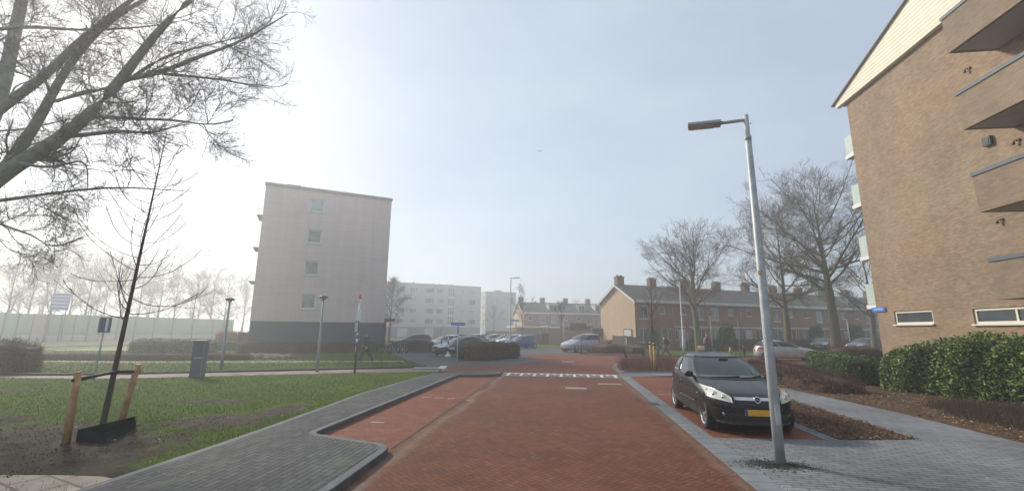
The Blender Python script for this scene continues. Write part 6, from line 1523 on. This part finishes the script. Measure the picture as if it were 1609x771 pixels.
for k in range(6):
    x = bo[0] + ga[0] * .34 * k - gb[0] * -.25; y = bo[1] + ga[1] * .34 * k + (.3 if k % 2 else 0)
    bicycle(['dark bicycle nearest the wall of the mauve flat', 'dark bicycle second from the wall of the mauve flat', 'blue framed bicycle in the middle of the row by the flat', 'black bicycle right of the blue framed one', 'grey bicycle second from the hedge end of the row', 'dark bicycle at the hedge end of the row by the flat'][k], (x, y), G1 + R(75 + 25 * (k % 2)), [M_black, M_dkgrey, M_sign_blue, M_black, M_pole_grey, M_dkgrey][k], 'bicycles parked by the mauve flat', lean=R(6 if k % 2 else -5))
def person(label, loc, heading, J, mats, hair=None, hairmat=None, face=1, scale=1.0):
    """J: joints in metres, x forward, y left, z up"""
    root = thing('person', label, 'person', loc if len(loc) == 3 else (*loc, 0), heading); root.scale = (scale,) * 3
    V = []; E_ = []; Rd = []; tg = []
    def chain(pts, rads, tag_, start=None):
        pr = start
        for p, r_ in zip(pts, rads):
            V.append(p); Rd.append(tuple(q * (1.06 if tag_ == 'skin' else 1.5 if tag_ == 'legs' else 1.55) for q in r_)); tg.append(tag_)
            if pr is not None: E_.append((pr, len(V) - 1))
            pr = len(V) - 1
        return pr
    hip = J['hip']; ch = J['chest']; nk = J['neck']; hd = J['head']
    chain([hip], [(.155, .125)], 'legs')
    mid = tuple((a + c) / 2 for a, c in zip(hip, ch))
    t1 = chain([mid, ch], [(.15, .115), (.165, .125)], 'top', 0)
    t2 = chain([nk], [(.075, .075)], 'top', t1)
    nd = Vector(hd) - Vector(nk)
    chain([tuple(Vector(nk) + nd * .35), tuple(Vector(nk) + nd * .8), tuple(Vector(nk) + nd * 1.25), tuple(Vector(nk) + nd * 1.6)], [(.058, .058), (.085, .078), (.098, .085), (.06, .055)], 'skin', t2)
    for s_ in ('l', 'r'):
        sh, el, wr, ha = (J[k + s_] for k in ('sh', 'el', 'wr', 'ha'))
        e_ = chain([sh, el, wr], [(.075, .07), (.058, .055), (.042, .04)], 'top', t1); chain([ha], [(.042, .026)], 'skin', e_)
        th, kn, an, to = (J[k + s_] for k in ('th', 'kn', 'an', 'to'))
        l_ = chain([th, kn, an], [(.098, .095), (.068, .066), (.048, .048)], 'legs', 0); chain([tuple((a * .7 + c * .3) for a, c in zip(an, to)), to], [(.052, .05), (.036, .03)], 'shoe', l_)
    me = bpy.data.meshes.new('body'); me.from_pydata(V, E_, []); me.update()
    o = link('body', me, root)
    sk = o.modifiers.new('skin', 'SKIN'); sk.use_smooth_shade = True
    for i, r_ in enumerate(Rd): me.skin_vertices[0].data[i].radius = r_
    me.skin_vertices[0].data[0].use_root = True
    sb = o.modifiers.new('sub', 'SUBSURF'); sb.levels = 2; sb.render_levels = 2
    bpy.context.view_layer.update(); dg = bpy.context.evaluated_depsgraph_get()
    nm = bpy.data.meshes.new_from_object(o.evaluated_get(dg)); o.modifiers.clear()
    bm_ = bmesh.new(); bm_.from_mesh(nm)
    # fingers
    mbx = MB(); mbx.sm = True
    for s_ in ('l', 'r'):
        wr, ha = Vector(J['wr' + s_]), Vector(J['ha' + s_]); d = (ha - wr).normalized(); sd = d.cross(Vector((0, 1, 0))).normalized(); cu = d.cross(sd)
        for k, ln in enumerate((.066, .075, .07, .055)):
            b0 = ha + sd * (.026 - .0175 * k) + d * .01; mbx.tube([b0, b0 + d * ln * .5 + cu * .006, b0 + d * ln * .85 + cu * .02], [.009, .0085, .006], 6)
        b0 = ha - d * .03 + sd * .035; mbx.tube([b0, b0 + d * .03 + sd * .02, b0 + d * .055 + sd * .022], [.0105, .0095, .007], 6)
    # nose and ears
    hc = Vector(nk) + nd * 1.08
    mbx.ball(tuple(hc + Vector((.092, 0, -.01))), (.022, .014, .02), 6)
    for sg in (1, -1): mbx.ball(tuple(hc + Vector((-.0, sg * .086, -.005))), (.02, .012, .03), 6)
    fm = bpy.data.meshes.new('x'); fm.from_pydata(mbx.v, [], mbx.f); bm_.from_mesh(fm); bpy.data.meshes.remove(fm)
    bm_.to_mesh(nm); bm_.free(); o.data = nm
    nm.materials.clear()
    order = ['skin', 'top', 'legs', 'shoe']
    for k in order: nm.materials.append(mats[k])
    nb = len(V); segs = [(np.array(V[a]), np.array(V[c]), tg[c] if not (tg[a] == 'legs' and tg[c] == 'top') else 'top') for a, c in E_]
    n_f = len(nm.polygons); nfing = len(mbx.f)
    for i, p in enumerate(nm.polygons):
        p.use_smooth = True
        if i >= n_f - nfing: p.material_index = 0; continue
        c = np.array(p.center); best = 9; bt = 'top'
        for a, q, tt in segs:
            ab = q - a; u = np.clip(((c - a) @ ab) / (ab @ ab + 1e-9), 0, 1); d = np.linalg.norm(c - a - ab * u)
            if d < best - 1e-6: best = d; bt = tt
        p.material_index = order.index(bt)
    for sg in (1, -1):
        mb = MB(); mb.ball(tuple(hc + Vector((.078, sg * .034, .018))), (.012, .014, .010), 6); mb.build('eye', M_black, o)
    mb = MB(); mb.box(tuple(hc + Vector((.083, 0, -.055))), (.012, .045, .010)); mb.build('mouth', plain('lips', (.28, .12, .1), .6, .1, 9), o)
    if hairmat is not None:
        mb = MB(); mb.ball(tuple(hc + Vector((-.018, 0, .045))), (.108, .098, .085), 10); mb.build(hair or 'hair', hairmat, o)
    # jacket hem
    return root, o, hc
SK = plain('skin', (.42, .25, .18), .6, .1, 9)
def walk(st=.38, h=1.72, back=0):
    k = h / 1.75
    s = lambda x, y, z: (x * k, y * k, z * k)
    return dict(hip=s(0, 0, .93), chest=s(.03, 0, 1.30), neck=s(.05, 0, 1.47), head=s(.09, 0, 1.585),
        shl=s(.03, .19, 1.39), ell=s(-.12, .25, 1.13), wrl=s(-.08, .24, .89), hal=s(-.05, .24, .80), shr=s(.03, -.19, 1.39), elr=s(.10, -.25, 1.13), wrr=s(.27, -.22, .95), har=s(.34, -.21, .89),
        thl=s(.02, .095, .86), knl=s(.20, .10, .50), anl=s(.36, .10, .115), tol=s(.53, .11, .07), thr=s(-.01, -.095, .86), knr=s(-.10, -.10, .48), anr=s(-.38, -.10, .16), tor=s(-.25, -.11, .035))
b1 = spot(575, 567.2, .05)
pr, bo_, hc = person('person in black jacket and dark trousers striding left past the mauve flat', (*b1, .055), R(180 + 10), walk(h=1.72), dict(skin=SK, top=plain('black jacket', (.028, .03, .034), .85, .2, 5), legs=plain('dark trousers', (.03, .03, .034), .85, .2, 5), shoe=M_black), 'hair', plain('greying hair', (.18, .13, .10), .8, .3, 12))
mb = MB(); mb.ball((-.07, 0, 1.42), (.10, .15, .09), 8); mb.build('hood', plain('black jacket', (.028, .03, .034), .85), bo_)
b2 = spot(1047, 560.5)
pr, bo_, hc = person('person in dark jacket and grey trousers walking left with a pale bag on the back', (*b2, .0), R(180 + 8), walk(h=1.74), dict(skin=SK, top=plain('dark plum jacket', (.04, .022, .026), .85, .2, 5), legs=plain('grey trousers', (.12, .11, .10), .85, .15, 5), shoe=plain('brown shoes', (.10, .045, .035), .6, .2, 9)), 'hair', plain('short brown hair', (.12, .07, .05), .8, .3, 12))
mb = MB(); mb.box((-.22, 0, 1.14), (.13, .27, .50)); mb.build('backpack', plain('tan backpack', (.42, .27, .16), .8, .15, 6), bo_, bevel=.04)
mb = MB(); mb.ball((.15, 0, 1.40), (.03, .05, .06), 6); mb.build('scarf', M_sign_white, bo_)
cx_, cy_ = flat(1110, 41.0)
bicycle('dark bicycle with red and white panniers ridden right behind the black car', (cx_, cy_), R(8), M_black, box=True)
cyc_ = dict(hip=(-.26, 0, .98), chest=(-.10, 0, 1.33), neck=(-.06, 0, 1.49), head=(-.02, 0, 1.60), shl=(-.08, .18, 1.42), ell=(.06, .24, 1.20), wrl=(.22, .27, 1.07), hal=(.28, .27, 1.05), shr=(-.08, -.18, 1.42), elr=(.06, -.24, 1.20), wrr=(.22, -.27, 1.07), har=(.28, -.27, 1.05),
    thl=(-.24, .09, .95), knl=(.14, .12, .84), anl=(-.03, .14, .50), tol=(.12, .15, .47), thr=(-.24, -.09, .95), knr=(.16, -.12, .66), anr=(-.10, -.14, .26), tor=(.05, -.15, .22))
pr, bo_, hc = person('cyclist in a plum jacket and jeans wearing a yellow orange hat', (cx_, cy_, 0), R(8), cyc_, dict(skin=SK, top=plain('plum jacket', (.13, .045, .055), .85, .2, 5), legs=plain('blue jeans', (.035, .055, .10), .85, .2, 5), shoe=M_black))
mb = MB(); mb.ball(tuple(hc + Vector((-.015, 0, .05))), (.125, .112, .095), 10); mb.tube([tuple(hc + Vector((0.0, 0, .015))), tuple(hc + Vector((-.0, 0, .05)))], .118, 14); mb.build('hat', plain('yellow orange hat', (.55, .30, .08), .8, .3, 14), bo_)

# ================================================================ HAZE
mb = MB(); mb.box((0, 60, 9.6), (880, 880, 22.4))
mt = bpy.data.materials.new('morning mist'); mt.use_nodes = True; nt = mt.node_tree; nt.nodes.clear()
pv_ = nt.nodes.new('ShaderNodeVolumePrincipled'); pv_.inputs['Color'].default_value = (.93, .95, .97, 1); pv_.inputs['Density'].default_value = HAZE_DENSITY
pv_.inputs['Anisotropy'].default_value = HAZE_ANISO
ou = nt.nodes.new('ShaderNodeOutputMaterial'); nt.links.new(pv_.outputs[0], ou.inputs['Volume'])
o = mb.build('haze', mt); o['kind'] = 'stuff'
